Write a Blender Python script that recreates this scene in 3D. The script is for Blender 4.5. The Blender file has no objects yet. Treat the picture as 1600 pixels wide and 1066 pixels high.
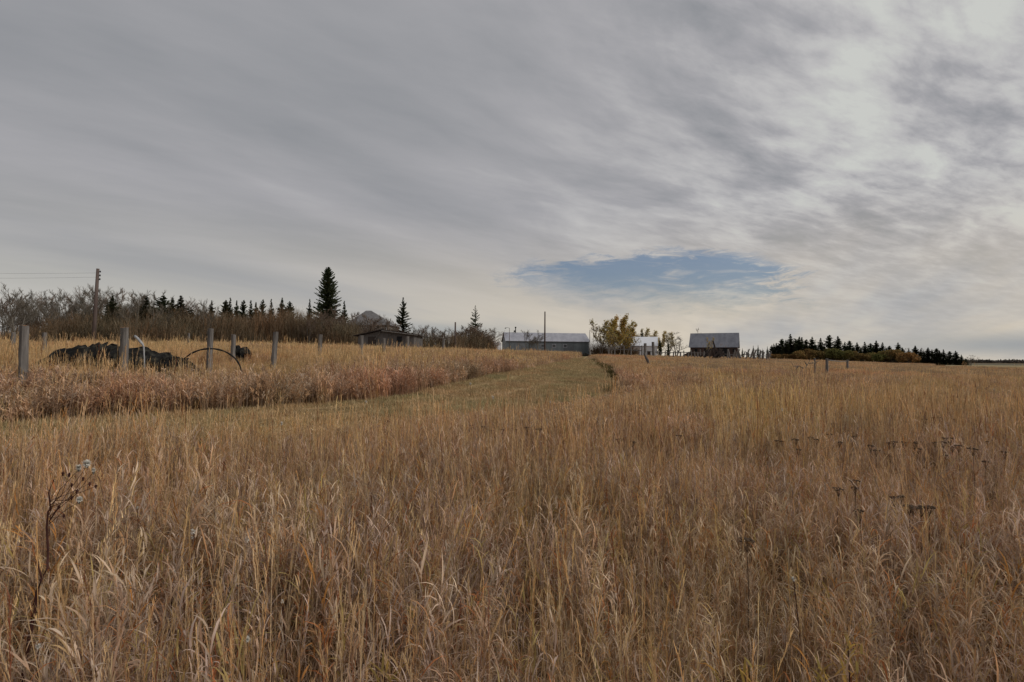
import bpy, math, random
import numpy as np
from mathutils import Vector, Matrix

random.seed(7)
RNG = np.random.default_rng(11)
S = bpy.context.scene
C = S.collection
PI = math.pi

# ------------------------------------------------------------------ camera
EYE = 1.65
F = 800.0
PITCH = math.radians(2.03)
ROLL = math.radians(0.40)
fw = Vector((0, math.cos(PITCH), math.sin(PITCH)))
r0 = Vector((1, 0, 0)); u0 = Vector((0, -math.sin(PITCH), math.cos(PITCH)))
rt = r0 * math.cos(ROLL) + u0 * math.sin(ROLL)
up = -r0 * math.sin(ROLL) + u0 * math.cos(ROLL)
CAM = Vector((0, 0, EYE))
cam_d = bpy.data.cameras.new('camera'); cam = bpy.data.objects.new('camera', cam_d); C.objects.link(cam)
cam_d.sensor_width = 36; cam_d.lens = 36 * F / 1600; cam_d.clip_end = 20000; cam_d.clip_start = .05
M = Matrix((rt, up, -fw)).transposed().to_4x4(); M.translation = CAM
cam.matrix_world = M
S.camera = cam


def at(x, y, Y):
    """point in the place that lies Y metres ahead, seen at (x, y) of the photograph"""
    d = fw * F + rt * (x - 800) + up * (533 - y)
    return CAM + d * (Y / d.y)


# ------------------------------------------------------------------ terrain
UT = np.array([-1.1, -.5, 0, .13, .4, .75, 1.1])
YT = np.array([0, 5, 9, 12, 20, 35, 60, 100, 200, 500, 2000, 6000.])
HT = np.array([
    [0, 0, 0, 0, 0, 0, 0],
    [.12, .08, .03, 0, 0, 0, 0],
    [.36, .28, .12, .08, .03, 0, -.02],
    [.65, .50, .25, .18, .08, 0, -.04],
    [1.10, .90, .60, .48, .30, .12, 0],
    [1.85, 1.75, 1.15, .95, .64, .32, .1],
    [2.5, 2.55, 1.9, 1.64, 1.0, .42, .1],
    [2.8, 2.9, 2.5, 2.35, 1.75, .6, .1],
    [2.9, 2.9, 3.0, 3.0, 2.9, .9, .1],
    [1.8, 1.8, 2, 2, 2, .5, 0],
    [0, 0, 0, 0, 0, 0, 0],
    [0, 0, 0, 0, 0, 0, 0.]])


def G(X, Y):
    X = np.asarray(X, float); Y = np.asarray(Y, float)
    u = np.clip(X / np.maximum(Y, 2.0), UT[0], UT[-1]); y = np.clip(Y, 0, YT[-1] - 1)
    i = np.clip(np.searchsorted(UT, u, 'right') - 1, 0, len(UT) - 2)
    j = np.clip(np.searchsorted(YT, y, 'right') - 1, 0, len(YT) - 2)
    a = (u - UT[i]) / (UT[i + 1] - UT[i]); b = (y - YT[j]) / (YT[j + 1] - YT[j])
    h = (HT[j, i] * (1 - a) + HT[j, i + 1] * a) * (1 - b) + (HT[j + 1, i] * (1 - a) + HT[j + 1, i + 1] * a) * b
    return h


def g(x, y): return float(G(x, y))


def ghit(px, py):
    """ground point seen at a pixel"""
    Y = .5
    while Y < 3000:
        p = at(px, py, Y)
        if p.z <= g(p.x, p.y): return p
        Y *= 1.01
    return p


def vnoise(X, Y, s, seed=0):
    """smooth value noise, 0..1"""
    X = np.asarray(X) / s + 100.3 + seed * 17.1; Y = np.asarray(Y) / s + 57.7 + seed * 9.3
    xi = np.floor(X).astype(np.int64); yi = np.floor(Y).astype(np.int64)
    fx = X - xi; fy = Y - yi; fx = fx * fx * (3 - 2 * fx); fy = fy * fy * (3 - 2 * fy)

    def h(a, b):
        n = (a * 374761393 + b * 668265263 + seed * 1442695) & 0x7fffffff
        n = ((n ^ (n >> 13)) * 1274126177) & 0x7fffffff
        return ((n ^ (n >> 16)) & 0xffff) / 65535.0
    return (h(xi, yi) * (1 - fx) + h(xi + 1, yi) * fx) * (1 - fy) + (h(xi, yi + 1) * (1 - fx) + h(xi + 1, yi + 1) * fx) * fy


def inpoly(X, Y, poly):
    X = np.asarray(X); Y = np.asarray(Y); c = np.zeros(X.shape, bool)
    n = len(poly)
    for i in range(n):
        x1, y1 = poly[i]; x2, y2 = poly[(i + 1) % n]
        k = ((y1 > Y) != (y2 > Y)) & (X < (x2 - x1) * (Y - y1) / (y2 - y1 + 1e-12) + x1)
        c ^= k
    return c


def polydist(X, Y, pts):
    d = np.full(np.shape(X), 1e9)
    for (x1, y1), (x2, y2) in zip(pts[:-1], pts[1:]):
        vx, vy = x2 - x1, y2 - y1; L = vx * vx + vy * vy + 1e-9
        t = np.clip(((X - x1) * vx + (Y - y1) * vy) / L, 0, 1)
        d = np.minimum(d, np.hypot(X - x1 - t * vx, Y - y1 - t * vy))
    return d


# ------------------------------------------------------------------ object helpers
def tag(o, label=None, cat=None, group=None, kind=None):
    if label: o['label'] = label
    if cat: o['category'] = cat
    if group: o['group'] = group
    if kind: o['kind'] = kind
    return o


def empty(name, loc, label, cat, group=None, rz=0):
    o = bpy.data.objects.new(name, None); C.objects.link(o); o.empty_display_size = .2
    o.location = loc; o.rotation_euler.z = rz
    return tag(o, label, cat, group)


class MB:
    """collects shapes in one mesh"""
    def __init__(s): s.v = []; s.f = []; s.m = []

    def add(s, vs, fs, mi=0):
        n = len(s.v); s.v += [tuple(v) for v in vs]; s.f += [tuple(i + n for i in f) for f in fs]; s.m += [mi] * len(fs)
        return s

    def box(s, x0, x1, y0, y1, z0, z1, mi=0):
        vs = [(x, y, z) for z in (z0, z1) for y in (y0, y1) for x in (x0, x1)]
        return s.add(vs, [(0, 2, 3, 1), (4, 5, 7, 6), (0, 1, 5, 4), (2, 6, 7, 3), (0, 4, 6, 2), (1, 3, 7, 5)], mi)

    def tube(s, pts, rad, n=8, cap=True, mi=0):
        pts = [Vector(p) for p in pts]
        if not hasattr(rad, '__len__'): rad = [rad] * len(pts)
        vs = []; fs = []
        for i, p in enumerate(pts):
            d = (pts[min(i + 1, len(pts) - 1)] - pts[max(i - 1, 0)]).normalized()
            a = d.cross(Vector((0, 0, 1)) if abs(d.z) < .95 else Vector((1, 0, 0))).normalized(); b = d.cross(a)
            for k in range(n):
                t = 2 * PI * k / n; vs.append(p + (a * math.cos(t) + b * math.sin(t)) * rad[i])
        for i in range(len(pts) - 1):
            for k in range(n):
                k2 = (k + 1) % n
                fs.append((i * n + k, i * n + k2, (i + 1) * n + k2, (i + 1) * n + k))
        if cap:
            fs.append(tuple(range(n))[::-1]); fs.append(tuple(range((len(pts) - 1) * n, len(pts) * n)))
        return s.add(vs, fs, mi)

    def mesh(s, name, mats, smooth=False):
        me = bpy.data.meshes.new(name); me.from_pydata(s.v, [], s.f)
        for m in (mats if isinstance(mats, (list, tuple)) else [mats]): me.materials.append(m)
        if any(s.m): me.polygons.foreach_set('material_index', s.m)
        if smooth: me.polygons.foreach_set('use_smooth', [True] * len(me.polygons))
        me.update()
        return me

    def build(s, name, mats, parent=None, smooth=False):
        o = bpy.data.objects.new(name, s.mesh(name, mats, smooth)); C.objects.link(o)
        if parent: o.parent = parent
        return o


def copy_tree(o, parent=None):
    c = o.copy(); C.objects.link(c); c.parent = parent
    for ch in list(o.children): copy_tree(ch, c)
    return c


# ------------------------------------------------------------------ materials
def new_mat(name):
    m = bpy.data.materials.new(name); m.use_nodes = True
    nt = m.node_tree; nt.nodes.clear()
    return m, nt, nt.nodes, nt.links


def ramp(nd, stops, interp='LINEAR'):
    r = nd.new('ShaderNodeValToRGB'); r.color_ramp.interpolation = interp
    e = r.color_ramp.elements
    while len(e) < len(stops): e.new(.5)
    for k, (p, c) in enumerate(stops): e[k].position = p; e[k].color = (*c, 1)
    return r


def noisy(name, c1, c2, scale=3, rough=.9, detail=6, stretch=(1, 1, 1), bump=0, coord='Object', c3=None, spec=.2, metal=0):
    m, nt, N, L = new_mat(name)
    tc = N.new('ShaderNodeTexCoord'); mp = N.new('ShaderNodeMapping'); mp.inputs['Scale'].default_value = stretch
    no = N.new('ShaderNodeTexNoise'); no.inputs['Scale'].default_value = scale; no.inputs['Detail'].default_value = detail
    no.inputs['Roughness'].default_value = .65
    L.new(tc.outputs[coord], mp.inputs[0]); L.new(mp.outputs[0], no.inputs['Vector'])
    st = [(.3, c1), (.7, c2)] if c3 is None else [(.28, c1), (.5, c2), (.72, c3)]
    r = ramp(N, st); L.new(no.outputs['Fac'], r.inputs[0])
    b = N.new('ShaderNodeBsdfPrincipled'); b.inputs['Roughness'].default_value = rough
    b.inputs['Specular IOR Level'].default_value = spec; b.inputs['Metallic'].default_value = metal
    L.new(r.outputs[0], b.inputs['Base Color'])
    if bump:
        bp = N.new('ShaderNodeBump'); bp.inputs['Strength'].default_value = bump; bp.inputs['Distance'].default_value = .02
        L.new(no.outputs['Fac'], bp.inputs['Height']); L.new(bp.outputs[0], b.inputs['Normal'])
    o = N.new('ShaderNodeOutputMaterial'); L.new(b.outputs[0], o.inputs[0])
    return m


def foliage(name, patchA, patchB, scale=.25, transl=.3, rnd=.35, scale2=2.2, patchC=None, mixv=.75):
    """leaf / blade material: per-face colour from the mesh, large and small patches over the field, per-clump random"""
    m, nt, N, L = new_mat(name)
    at_ = N.new('ShaderNodeAttribute'); at_.attribute_name = 'Col'
    ge = N.new('ShaderNodeNewGeometry')
    n1 = N.new('ShaderNodeTexNoise'); n1.inputs['Scale'].default_value = scale; n1.inputs['Detail'].default_value = 4
    n2 = N.new('ShaderNodeTexNoise'); n2.inputs['Scale'].default_value = scale2; n2.inputs['Detail'].default_value = 2
    L.new(ge.outputs['Position'], n1.inputs['Vector']); L.new(ge.outputs['Position'], n2.inputs['Vector'])
    st = [(.36, patchA), (.64, patchB)] if patchC is None else [(.33, patchA), (.5, patchB), (.66, patchC)]
    r = ramp(N, st); L.new(n1.outputs['Fac'], r.inputs[0])
    mu = N.new('ShaderNodeMix'); mu.data_type = 'RGBA'; mu.blend_type = 'MULTIPLY'; mu.inputs[0].default_value = 1
    L.new(at_.outputs['Color'], mu.inputs[6]); L.new(r.outputs[0], mu.inputs[7])
    oi = N.new('ShaderNodeObjectInfo')
    ad = N.new('ShaderNodeMath'); ad.operation = 'ADD'; L.new(oi.outputs['Random'], ad.inputs[0]); L.new(n2.outputs['Fac'], ad.inputs[1])
    mr = N.new('ShaderNodeMapRange'); L.new(ad.outputs[0], mr.inputs[0])
    mr.inputs[1].default_value = .4; mr.inputs[2].default_value = 1.6; mr.inputs[3].default_value = 1 - rnd; mr.inputs[4].default_value = 1 + rnd
    vm = N.new('ShaderNodeVectorMath'); vm.operation = 'SCALE'; L.new(mu.outputs[2], vm.inputs[0]); L.new(mr.outputs[0], vm.inputs['Scale'])
    d = N.new('ShaderNodeBsdfDiffuse'); t = N.new('ShaderNodeBsdfTranslucent'); mx = N.new('ShaderNodeMixShader'); mx.inputs[0].default_value = transl
    L.new(vm.outputs[0], d.inputs[0]); L.new(vm.outputs[0], t.inputs[0]); L.new(d.outputs[0], mx.inputs[1]); L.new(t.outputs[0], mx.inputs[2])
    o = N.new('ShaderNodeOutputMaterial'); L.new(mx.outputs[0], o.inputs[0])
    return m


M_grass = foliage('dry_grass', (1.14, 1.0, .88), (1.02, .95, .94), .30, .25, .42, 2.5, (1.13, 1.08, .86))
M_strip = foliage('russet_grass', (1.16, .92, .80), (1.10, 1.01, .90), .3, .25, .40, 1.5, (1.10, 1.07, .92))
M_field = foliage('field_grass', (1.20, .93, .83), (1.14, 1.06, .93), .085, .25, .42, .5, (.78, .78, .82))
M_mown = foliage('mown_grass', (.90, .94, .80), (1.14, .98, .86), .6, .2, .3, 2.0)
M_needle = foliage('spruce_needles', (.75, .9, .75), (1.35, 1.2, 1.1), .12, .1, .4, .6)
M_leaf = foliage('autumn_leaves', (1.1, .9, .7), (.98, .98, .75), .5, .4, .25, 2)
M_shrubleaf = foliage('shrub_leaves', (1.15, .95, .8), (.9, 1.0, .8), .09, .3, .3, 2)
M_brush = foliage('brush_twigs', (1.12, .88, .76), (.95, .95, .88), .12, 0, .35, 1)
M_bark = noisy('grey_bark', (.09, .08, .065), (.22, .20, .17), 6, .95, stretch=(1, 1, .2))
M_twig = noisy('bare_twigs', (.09, .077, .06), (.18, .155, .125), 1.2, .95)
M_twig_pale = noisy('pale_twigs', (.14, .12, .10), (.24, .20, .165), 1.2, .95)
M_trunkdark = noisy('spruce_trunk', (.03, .024, .018), (.07, .055, .042), 5, .95)
M_post = noisy('weathered_post', (.06, .052, .047), (.16, .147, .137), 9, .9, stretch=(1, 1, .09), bump=1, c3=(.29, .27, .255), detail=9)
M_postend = noisy('post_end_rust', (.16, .075, .03), (.30, .17, .09), 14, .9)
M_pole = noisy('pole_wood', (.07, .05, .045), (.17, .13, .115), 3, .9, stretch=(1, 1, .1))
M_wire = noisy('wire_metal', (.08, .08, .085), (.12, .12, .125), 3, .6)
M_black = noisy('black_sheet', (.004, .004, .004), (.012, .011, .010), 2.6, .85, bump=1, c3=(.085, .080, .062), spec=.12, detail=10)
M_pipeb = noisy('black_pipe', (.008, .008, .008), (.02, .018, .016), 9, .6)
M_white = noisy('white_paint', (.74, .74, .77), (.84, .84, .86), 1.5, .6)
M_whiteroof = noisy('white_roof_metal', (.74, .75, .79), (.84, .85, .88), .6, .5)
M_dark = noisy('dark_opening', (.008, .008, .01), (.02, .02, .022), 3, .7)
M_glass = noisy('window_glass', (.02, .025, .03), (.05, .055, .06), 2, .15, spec=.5)
M_housewall = noisy('house_siding', (.22, .20, .18), (.33, .30, .27), 2, .9)
M_trim = noisy('brown_trim', (.05, .035, .028), (.10, .07, .055), 4, .9)
M_plank = noisy('grey_planks', (.03, .027, .025), (.13, .12, .115), 1.6, .9, stretch=(4, 1, .3), c3=(.065, .06, .055))
M_darkplank = noisy('dark_planks', (.025, .02, .018), (.07, .055, .05), 1.6, .9, stretch=(6, 1, .3))
M_tan = noisy('pale_head', (.66, .62, .54), (.86, .84, .78), 30, .9)
M_yarrow = noisy('dark_seedhead', (.045, .028, .016), (.13, .085, .055), 60, .9)
M_stemdark = noisy('dark_stem', (.035, .014, .012), (.09, .035, .028), 12, .85)
M_rubber = noisy('rubber', (.01, .01, .01), (.025, .025, .025), 3, .8)


def corrugated(name, c1, c2, pitch=.3, rough=.5, axis=0, stain=None):
    m, nt, N, L = new_mat(name)
    tc = N.new('ShaderNodeTexCoord'); w = N.new('ShaderNodeTexWave'); w.wave_type = 'BANDS'; w.bands_direction = 'XYZ'[axis]
    w.inputs['Scale'].default_value = 1 / pitch / PI * .5 * PI
    L.new(tc.outputs['Object'], w.inputs['Vector'])
    no = N.new('ShaderNodeTexNoise'); no.inputs['Scale'].default_value = .5; no.inputs['Detail'].default_value = 6
    mp = N.new('ShaderNodeMapping'); mp.inputs['Scale'].default_value = (1.6, 1, .25)
    L.new(tc.outputs['Object'], mp.inputs[0]); L.new(mp.outputs[0], no.inputs['Vector'])
    st = [(.3, c1), (.62, c2)] + ([(.75, stain)] if stain else [])
    r = ramp(N, st); L.new(no.outputs['Fac'], r.inputs[0])
    b = N.new('ShaderNodeBsdfPrincipled'); b.inputs['Roughness'].default_value = rough; b.inputs['Specular IOR Level'].default_value = .3
    bp = N.new('ShaderNodeBump'); bp.inputs['Strength'].default_value = .6; bp.inputs['Distance'].default_value = .05
    L.new(w.outputs['Fac'], bp.inputs['Height']); L.new(bp.outputs[0], b.inputs['Normal'])
    L.new(r.outputs[0], b.inputs['Base Color'])
    o = N.new('ShaderNodeOutputMaterial'); L.new(b.outputs[0], o.inputs[0])
    return m


M_roofgrey = corrugated('grey_steel_roof', (.30, .30, .34), (.40, .40, .44))
M_sidegrey = corrugated('grey_steel_siding', (.10, .12, .13), (.15, .17, .185), .25)
M_barnroof = corrugated('old_tin_roof', (.13, .135, .16), (.20, .205, .235), .4, stain=(.17, .135, .12))
M_barnwall = corrugated('barn_boards', (.035, .02, .016), (.085, .05, .04), .3)


def ground_mat():
    m, nt, N, L = new_mat('dry_meadow_soil')
    ge = N.new('ShaderNodeNewGeometry')
    n1 = N.new('ShaderNodeTexNoise'); n1.inputs['Scale'].default_value = .05; n1.inputs['Detail'].default_value = 7
    n2 = N.new('ShaderNodeTexNoise'); n2.inputs['Scale'].default_value = 9; n2.inputs['Detail'].default_value = 6
    for n in (n1, n2): L.new(ge.outputs['Position'], n.inputs['Vector'])
    r1 = ramp(N, [(.35, (.19, .115, .062)), (.65, (.23, .155, .08))]); L.new(n1.outputs['Fac'], r1.inputs[0])
    r2 = ramp(N, [(.3, (.45, .42, .4)), (.7, (1.2, 1.15, 1.1))]); L.new(n2.outputs['Fac'], r2.inputs[0])
    mu = N.new('ShaderNodeMix'); mu.data_type = 'RGBA'; mu.blend_type = 'MULTIPLY'; mu.inputs[0].default_value = 1
    L.new(r1.outputs[0], mu.inputs[6]); L.new(r2.outputs[0], mu.inputs[7])
    b = N.new('ShaderNodeBsdfDiffuse'); L.new(mu.outputs[2], b.inputs[0])
    o = N.new('ShaderNodeOutputMaterial'); L.new(b.outputs[0], o.inputs[0])
    return m


# ------------------------------------------------------------------ ground sheet
def grid_mesh(name, P, mat, kind='structure'):
    """P: (n, m, 3) array"""
    n, m = P.shape[:2]
    idx = np.arange(n * m).reshape(n, m)
    q = np.stack([idx[:-1, :-1], idx[:-1, 1:], idx[1:, 1:], idx[1:, :-1]], -1).reshape(-1, 4)
    me = bpy.data.meshes.new(name); me.from_pydata(P.reshape(-1, 3).tolist(), [], q.tolist())
    me.materials.append(mat); me.polygons.foreach_set('use_smooth', [True] * len(me.polygons)); me.update()
    o = bpy.data.objects.new(name, me); C.objects.link(o); o['kind'] = kind
    return o


ys = np.concatenate([[-4000, -500, -60, -15, -5, -2, -1, 0], np.geomspace(.4, 6000, 190)])
us = np.concatenate([[-60, -15, -5, -2.5, -1.6], np.linspace(-1.25, 1.25, 121), [1.6, 2.5, 5, 15, 60]])
YY, UU = np.meshgrid(ys, us, indexing='ij')
XX = UU * np.maximum(np.abs(YY), 8.0)
P = np.stack([XX, YY, G(XX, YY)], -1)
grid_mesh('ground', P, ground_mat())

# ------------------------------------------------------------------ mown track
far_px = [(-260, 700), (-100, 681), (0, 667), (200, 656), (400, 641), (560, 631), (650, 618), (710, 601), (760, 590), (810, 580), (850, 571), (880, 565), (900, 560.5), (905, 558.3)]
near_px = [(-260, 762), (-100, 738), (0, 722), (200, 703), (400, 684), (600, 668), (800, 648), (930, 628), (984, 613), (977, 600), (962, 586), (945, 573), (928, 563), (925, 559.5)]
fe = [ghit(*p) for p in far_px]; ne = [ghit(*p) for p in near_px]
fe = [(p.x, p.y) for p in fe]; ne = [(p.x, p.y) for p in ne]
# the track runs over the rise towards the long shed
fe += [(13.5, 105.0), (19, 150.0)]; ne += [(17.5, 103.0), (24, 150.0)]


def resample(pts, n):
    p = np.array(pts, float); d = np.r_[0, np.cumsum(np.hypot(*np.diff(p, axis=0).T))]; d /= d[-1]
    return p, d


def smooth_pts(pts, k=3):
    for _ in range(k):
        q = [pts[0]]
        for a, b in zip(pts[:-1], pts[1:]):
            q += [(a[0] * .75 + b[0] * .25, a[1] * .75 + b[1] * .25), (a[0] * .25 + b[0] * .75, a[1] * .25 + b[1] * .75)]
        q.append(pts[-1]); pts = q
    return pts


fe = smooth_pts(fe); ne = smooth_pts(ne)
TRACK = fe + ne[::-1]
fea = np.array(fe); nea = np.array(ne)
tt = np.linspace(0, 1, 27)[None, :, None]
TP = fea[:, None, :] * (1 - tt) + nea[:, None, :] * tt
TPz = G(TP[..., 0], TP[..., 1]) + .02


def track_mat():
    m, nt, N, L = new_mat('mown_track')
    ge = N.new('ShaderNodeNewGeometry')
    at_ = N.new('ShaderNodeAttribute'); at_.attribute_name = 'across'
    n1 = N.new('ShaderNodeTexNoise'); n1.inputs['Scale'].default_value = .7; n1.inputs['Detail'].default_value = 8
    n2 = N.new('ShaderNodeTexNoise'); n2.inputs['Scale'].default_value = 14; n2.inputs['Detail'].default_value = 5
    for n in (n1, n2): L.new(ge.outputs['Position'], n.inputs['Vector'])
    r1 = ramp(N, [(.35, (.27, .21, .12)), (.65, (.36, .27, .165))]); L.new(n1.outputs['Fac'], r1.inputs[0])
    rr = ramp(N, [(.08, (.8, .82, .72)), (.17, (1.45, 1.3, 1.2)), (.27, (.8, .82, .72)), (.40, (.8, .82, .72)), (.48, (1.4, 1.26, 1.18)), (.58, (.85, .85, .78)), (1, (.85, .86, .78))])
    L.new(at_.outputs['Fac'], rr.inputs[0])
    r2 = ramp(N, [(.3, (.6, .6, .6)), (.7, (1.15, 1.15, 1.15))]); L.new(n2.outputs['Fac'], r2.inputs[0])
    a = N.new('ShaderNodeMix'); a.data_type = 'RGBA'; a.blend_type = 'MULTIPLY'; a.inputs[0].default_value = 1
    b = N.new('ShaderNodeMix'); b.data_type = 'RGBA'; b.blend_type = 'MULTIPLY'; b.inputs[0].default_value = 1
    L.new(r1.outputs[0], a.inputs[6]); L.new(rr.outputs[0], a.inputs[7]); L.new(a.outputs[2], b.inputs[6]); L.new(r2.outputs[0], b.inputs[7])
    d = N.new('ShaderNodeBsdfDiffuse'); L.new(b.outputs[2], d.inputs[0])
    o = N.new('ShaderNodeOutputMaterial'); L.new(d.outputs[0], o.inputs[0])
    return m


to = grid_mesh('grass_track', np.concatenate([TP, TPz[..., None]], -1), track_mat())
aa = to.data.attributes.new('across', 'FLOAT', 'POINT'); aa.data.foreach_set('value', np.broadcast_to(tt[0, :, 0], TP.shape[:2]).ravel().astype(np.float32))

# far fields on the right: pale stubble, then a darker band
fm1 = noisy('stubble_field_soil', (.25, .19, .10), (.32, .25, .13), .02, 1, coord='Object')
fm2 = noisy('far_pasture_soil', (.10, .09, .055), (.15, .12, .07), .02, 1, coord='Object')


def field(name, x0, x1, y0, y1, mat, lift):
    yy = np.geomspace(y0, y1, 40); uu = np.linspace(0, 1, 60)
    Yg, Ug = np.meshgrid(yy, uu, indexing='ij'); Xg = (x0 + (x1 - x0) * Ug) * Yg / y0
    return grid_mesh(name, np.stack([Xg, Yg, G(Xg, Yg) + lift], -1), mat)


field('stubble_field', 88, 190, 104, 230, fm1, .06)
field('far_pasture', 195, 460, 232, 900, fm2, .08)

# ------------------------------------------------------------------ grass prototypes
class Blades:
    def __init__(s, rng): s.V = []; s.Q = []; s.K = []; s.n = 0; s.r = rng

    def blade(s, base, az, L, w, t0, bend, p=1.5, nseg=5, col=(.4, .3, .2), twist=0., wprof=None):
        """arching strip: tilt from vertical t0 grows by bend"""
        ss = np.linspace(0, 1, nseg + 1)
        th = t0 + bend * ss ** p
        ds = L / nseg
        hor = np.r_[0, np.cumsum(np.sin(th[:-1]) * ds)]; ver = np.r_[0, np.cumsum(np.cos(th[:-1]) * ds)]
        ca, sa = math.cos(az), math.sin(az)
        cx = base[0] + hor * ca; cy = base[1] + hor * sa; cz = base[2] + ver
        if wprof is None: ww = w * .5 * np.minimum(1, (1.02 - ss) * 2.2) * np.minimum(1, .5 + ss * 3)
        else: ww = w * .5 * wprof(ss)
        ta = az + PI / 2 + twist * ss
        wx = np.cos(ta) * ww; wy = np.sin(ta) * ww
        A = np.stack([cx - wx, cy - wy, cz], 1); B = np.stack([cx + wx, cy + wy, cz], 1)
        s._strip(A, B, col)
        return cx, cy, cz, th

    def _strip(s, A, B, col):
        k = len(A); v = np.empty((2 * k, 3)); v[0::2] = A; v[1::2] = B
        i = np.arange(k - 1) * 2 + s.n
        s.Q.append(np.stack([i, i + 1, i + 3, i + 2], 1)); s.V.append(v); s.n += 2 * k
        s.K.append(np.tile(np.array(col), (2 * k, 1)))

    def quad(s, c, a, b, col):
        c = np.array(c); a = np.array(a); b = np.array(b)
        s._strip(np.array([c - a - b, c + a - b]), np.array([c - a + b, c + a + b]), col)

    def mesh(s, name, mat):
        V = np.concatenate(s.V); Q = np.concatenate(s.Q); K = np.concatenate(s.K)
        me = bpy.data.meshes.new(name)
        me.vertices.add(len(V)); me.vertices.foreach_set('co', V.ravel().astype(np.float32))
        me.loops.add(len(Q) * 4); me.loops.foreach_set('vertex_index', Q.ravel().astype(np.int32))
        me.polygons.add(len(Q)); me.polygons.foreach_set('loop_start', (np.arange(len(Q)) * 4).astype(np.int32))
        me.update(calc_edges=True); me.validate()
        a = me.color_attributes.new('Col', 'FLOAT_COLOR', 'POINT')
        a.data.foreach_set('color', np.c_[K, np.ones(len(K))].ravel().astype(np.float32))
        me.materials.append(mat)
        return me


STRAW = [(.61, .46, .26), (.54, .39, .21), (.64, .51, .32), (.57, .37, .18), (.50, .37, .22)]
LEAFC = [(.50, .37, .26), (.60, .49, .37), (.46, .31, .21), (.54, .44, .37), (.44, .26, .14), (.66, .56, .44), (.40, .29, .21), (.50, .37, .20), (.48, .38, .30)]
ODD = [(.40, .32, .12), (.48, .24, .08), (.36, .29, .12), (.42, .18, .08)]


def pick(r, lst, j=.12):
    c = np.array(lst[r.integers(len(lst))]); return c * (1 + r.uniform(-j, j))


def leafy_stem(B, r, x, y, h, lean, wl=.006, nleaf=7, nseg=5, ll=(.10, .24), sw=.004):
    az = r.uniform(0, 2 * PI); col = pick(r, LEAFC if r.random() < .9 else ODD)
    cx, cy, cz, th = B.blade((x, y, 0), az, h, sw, lean * .3, lean, 1.2, 4, pick(r, STRAW if r.random() < .55 else LEAFC), wprof=lambda s: 1 - .5 * s)
    for k in range(nleaf):
        t = r.uniform(.25, 1.0); i = t * (len(cx) - 1); a = int(min(i, len(cx) - 2)); f = i - a
        b = (cx[a] * (1 - f) + cx[a + 1] * f, cy[a] * (1 - f) + cy[a + 1] * f, cz[a] * (1 - f) + cz[a + 1] * f)
        c2 = col * (1 + r.uniform(-.18, .18))
        B.blade(b, r.uniform(0, 2 * PI), r.uniform(*ll), wl * r.uniform(.7, 1.4), r.uniform(.1, .6), r.uniform(.8, 2.6), 1.3, nseg, c2, r.uniform(-1.2, 1.2))


def straw(B, r, x, y, h, lean, w=.0035, spike=12, nseg=5, pan=.16, sl=.022):
    az = r.uniform(0, 2 * PI); col = pick(r, STRAW) if r.random() > .07 else np.array((.22, .09, .05))
    cx, cy, cz, th = B.blade((x, y, 0), az, h, w, lean * .2, lean, 1.3, nseg, col, wprof=lambda s: 1 - .55 * s)
    c2 = col * r.uniform(.95, 1.25)
    for k in range(spike):
        t = 1 - pan * (k / max(spike, 1)) / max(h, .3) * 1.0; i = t * (len(cx) - 1); a = int(min(i, len(cx) - 2)); f = i - a
        b = (cx[a] * (1 - f) + cx[a + 1] * f, cy[a] * (1 - f) + cy[a + 1] * f, cz[a] * (1 - f) + cz[a + 1] * f)
        B.blade(b, r.uniform(0, 2 * PI), sl * r.uniform(.7, 1.5), w * 1.1, .25, r.uniform(0, .9), 1, 1, c2 * r.uniform(.9, 1.1), wprof=lambda s: 1 - .7 * s)


def proto(col, name, B, mat):
    o = bpy.data.objects.new(name, B.mesh(name, mat)); col.objects.link(o); return o


def make_protos(cname, n, fn, mat, seed):
    col = bpy.data.collections.new(cname)
    for k in range(n):
        r = np.random.default_rng(seed * 100 + k); B = Blades(r); fn(B, r, k); proto(col, '%s_%02d' % (cname, k), B, mat)
    return col


def f_leafy(B, r, k):
    for _ in range(8):
        a = r.uniform(0, 2 * PI); q = r.uniform(0, .09)
        leafy_stem(B, r, q * math.cos(a), q * math.sin(a), r.uniform(.24, .62), r.uniform(.03, .35), .0048, int(r.integers(8, 13)), 4, (.05, .15), .0035)
    for _ in range(5):
        a = r.uniform(0, 2 * PI); q = r.uniform(0, .09)
        B.blade((q * math.cos(a), q * math.sin(a), 0), r.uniform(0, 2 * PI), r.uniform(.18, .42), .004, r.uniform(.05, .3), r.uniform(.6, 2.3), 1.8, 6,
                pick(r, LEAFC if r.random() < .85 else ODD), r.uniform(-1, 1))
    for _ in range(8):   # matted broken litter near the ground
        a = r.uniform(0, 2 * PI); q = r.uniform(0, .12)
        B.blade((q * math.cos(a), q * math.sin(a), r.uniform(.02, .2)), r.uniform(0, 2 * PI), r.uniform(.08, .25), .004, r.uniform(.9, 1.5), r.uniform(-.4, .6), 1, 2, pick(r, LEAFC) * .8, r.uniform(-1, 1))


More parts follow.
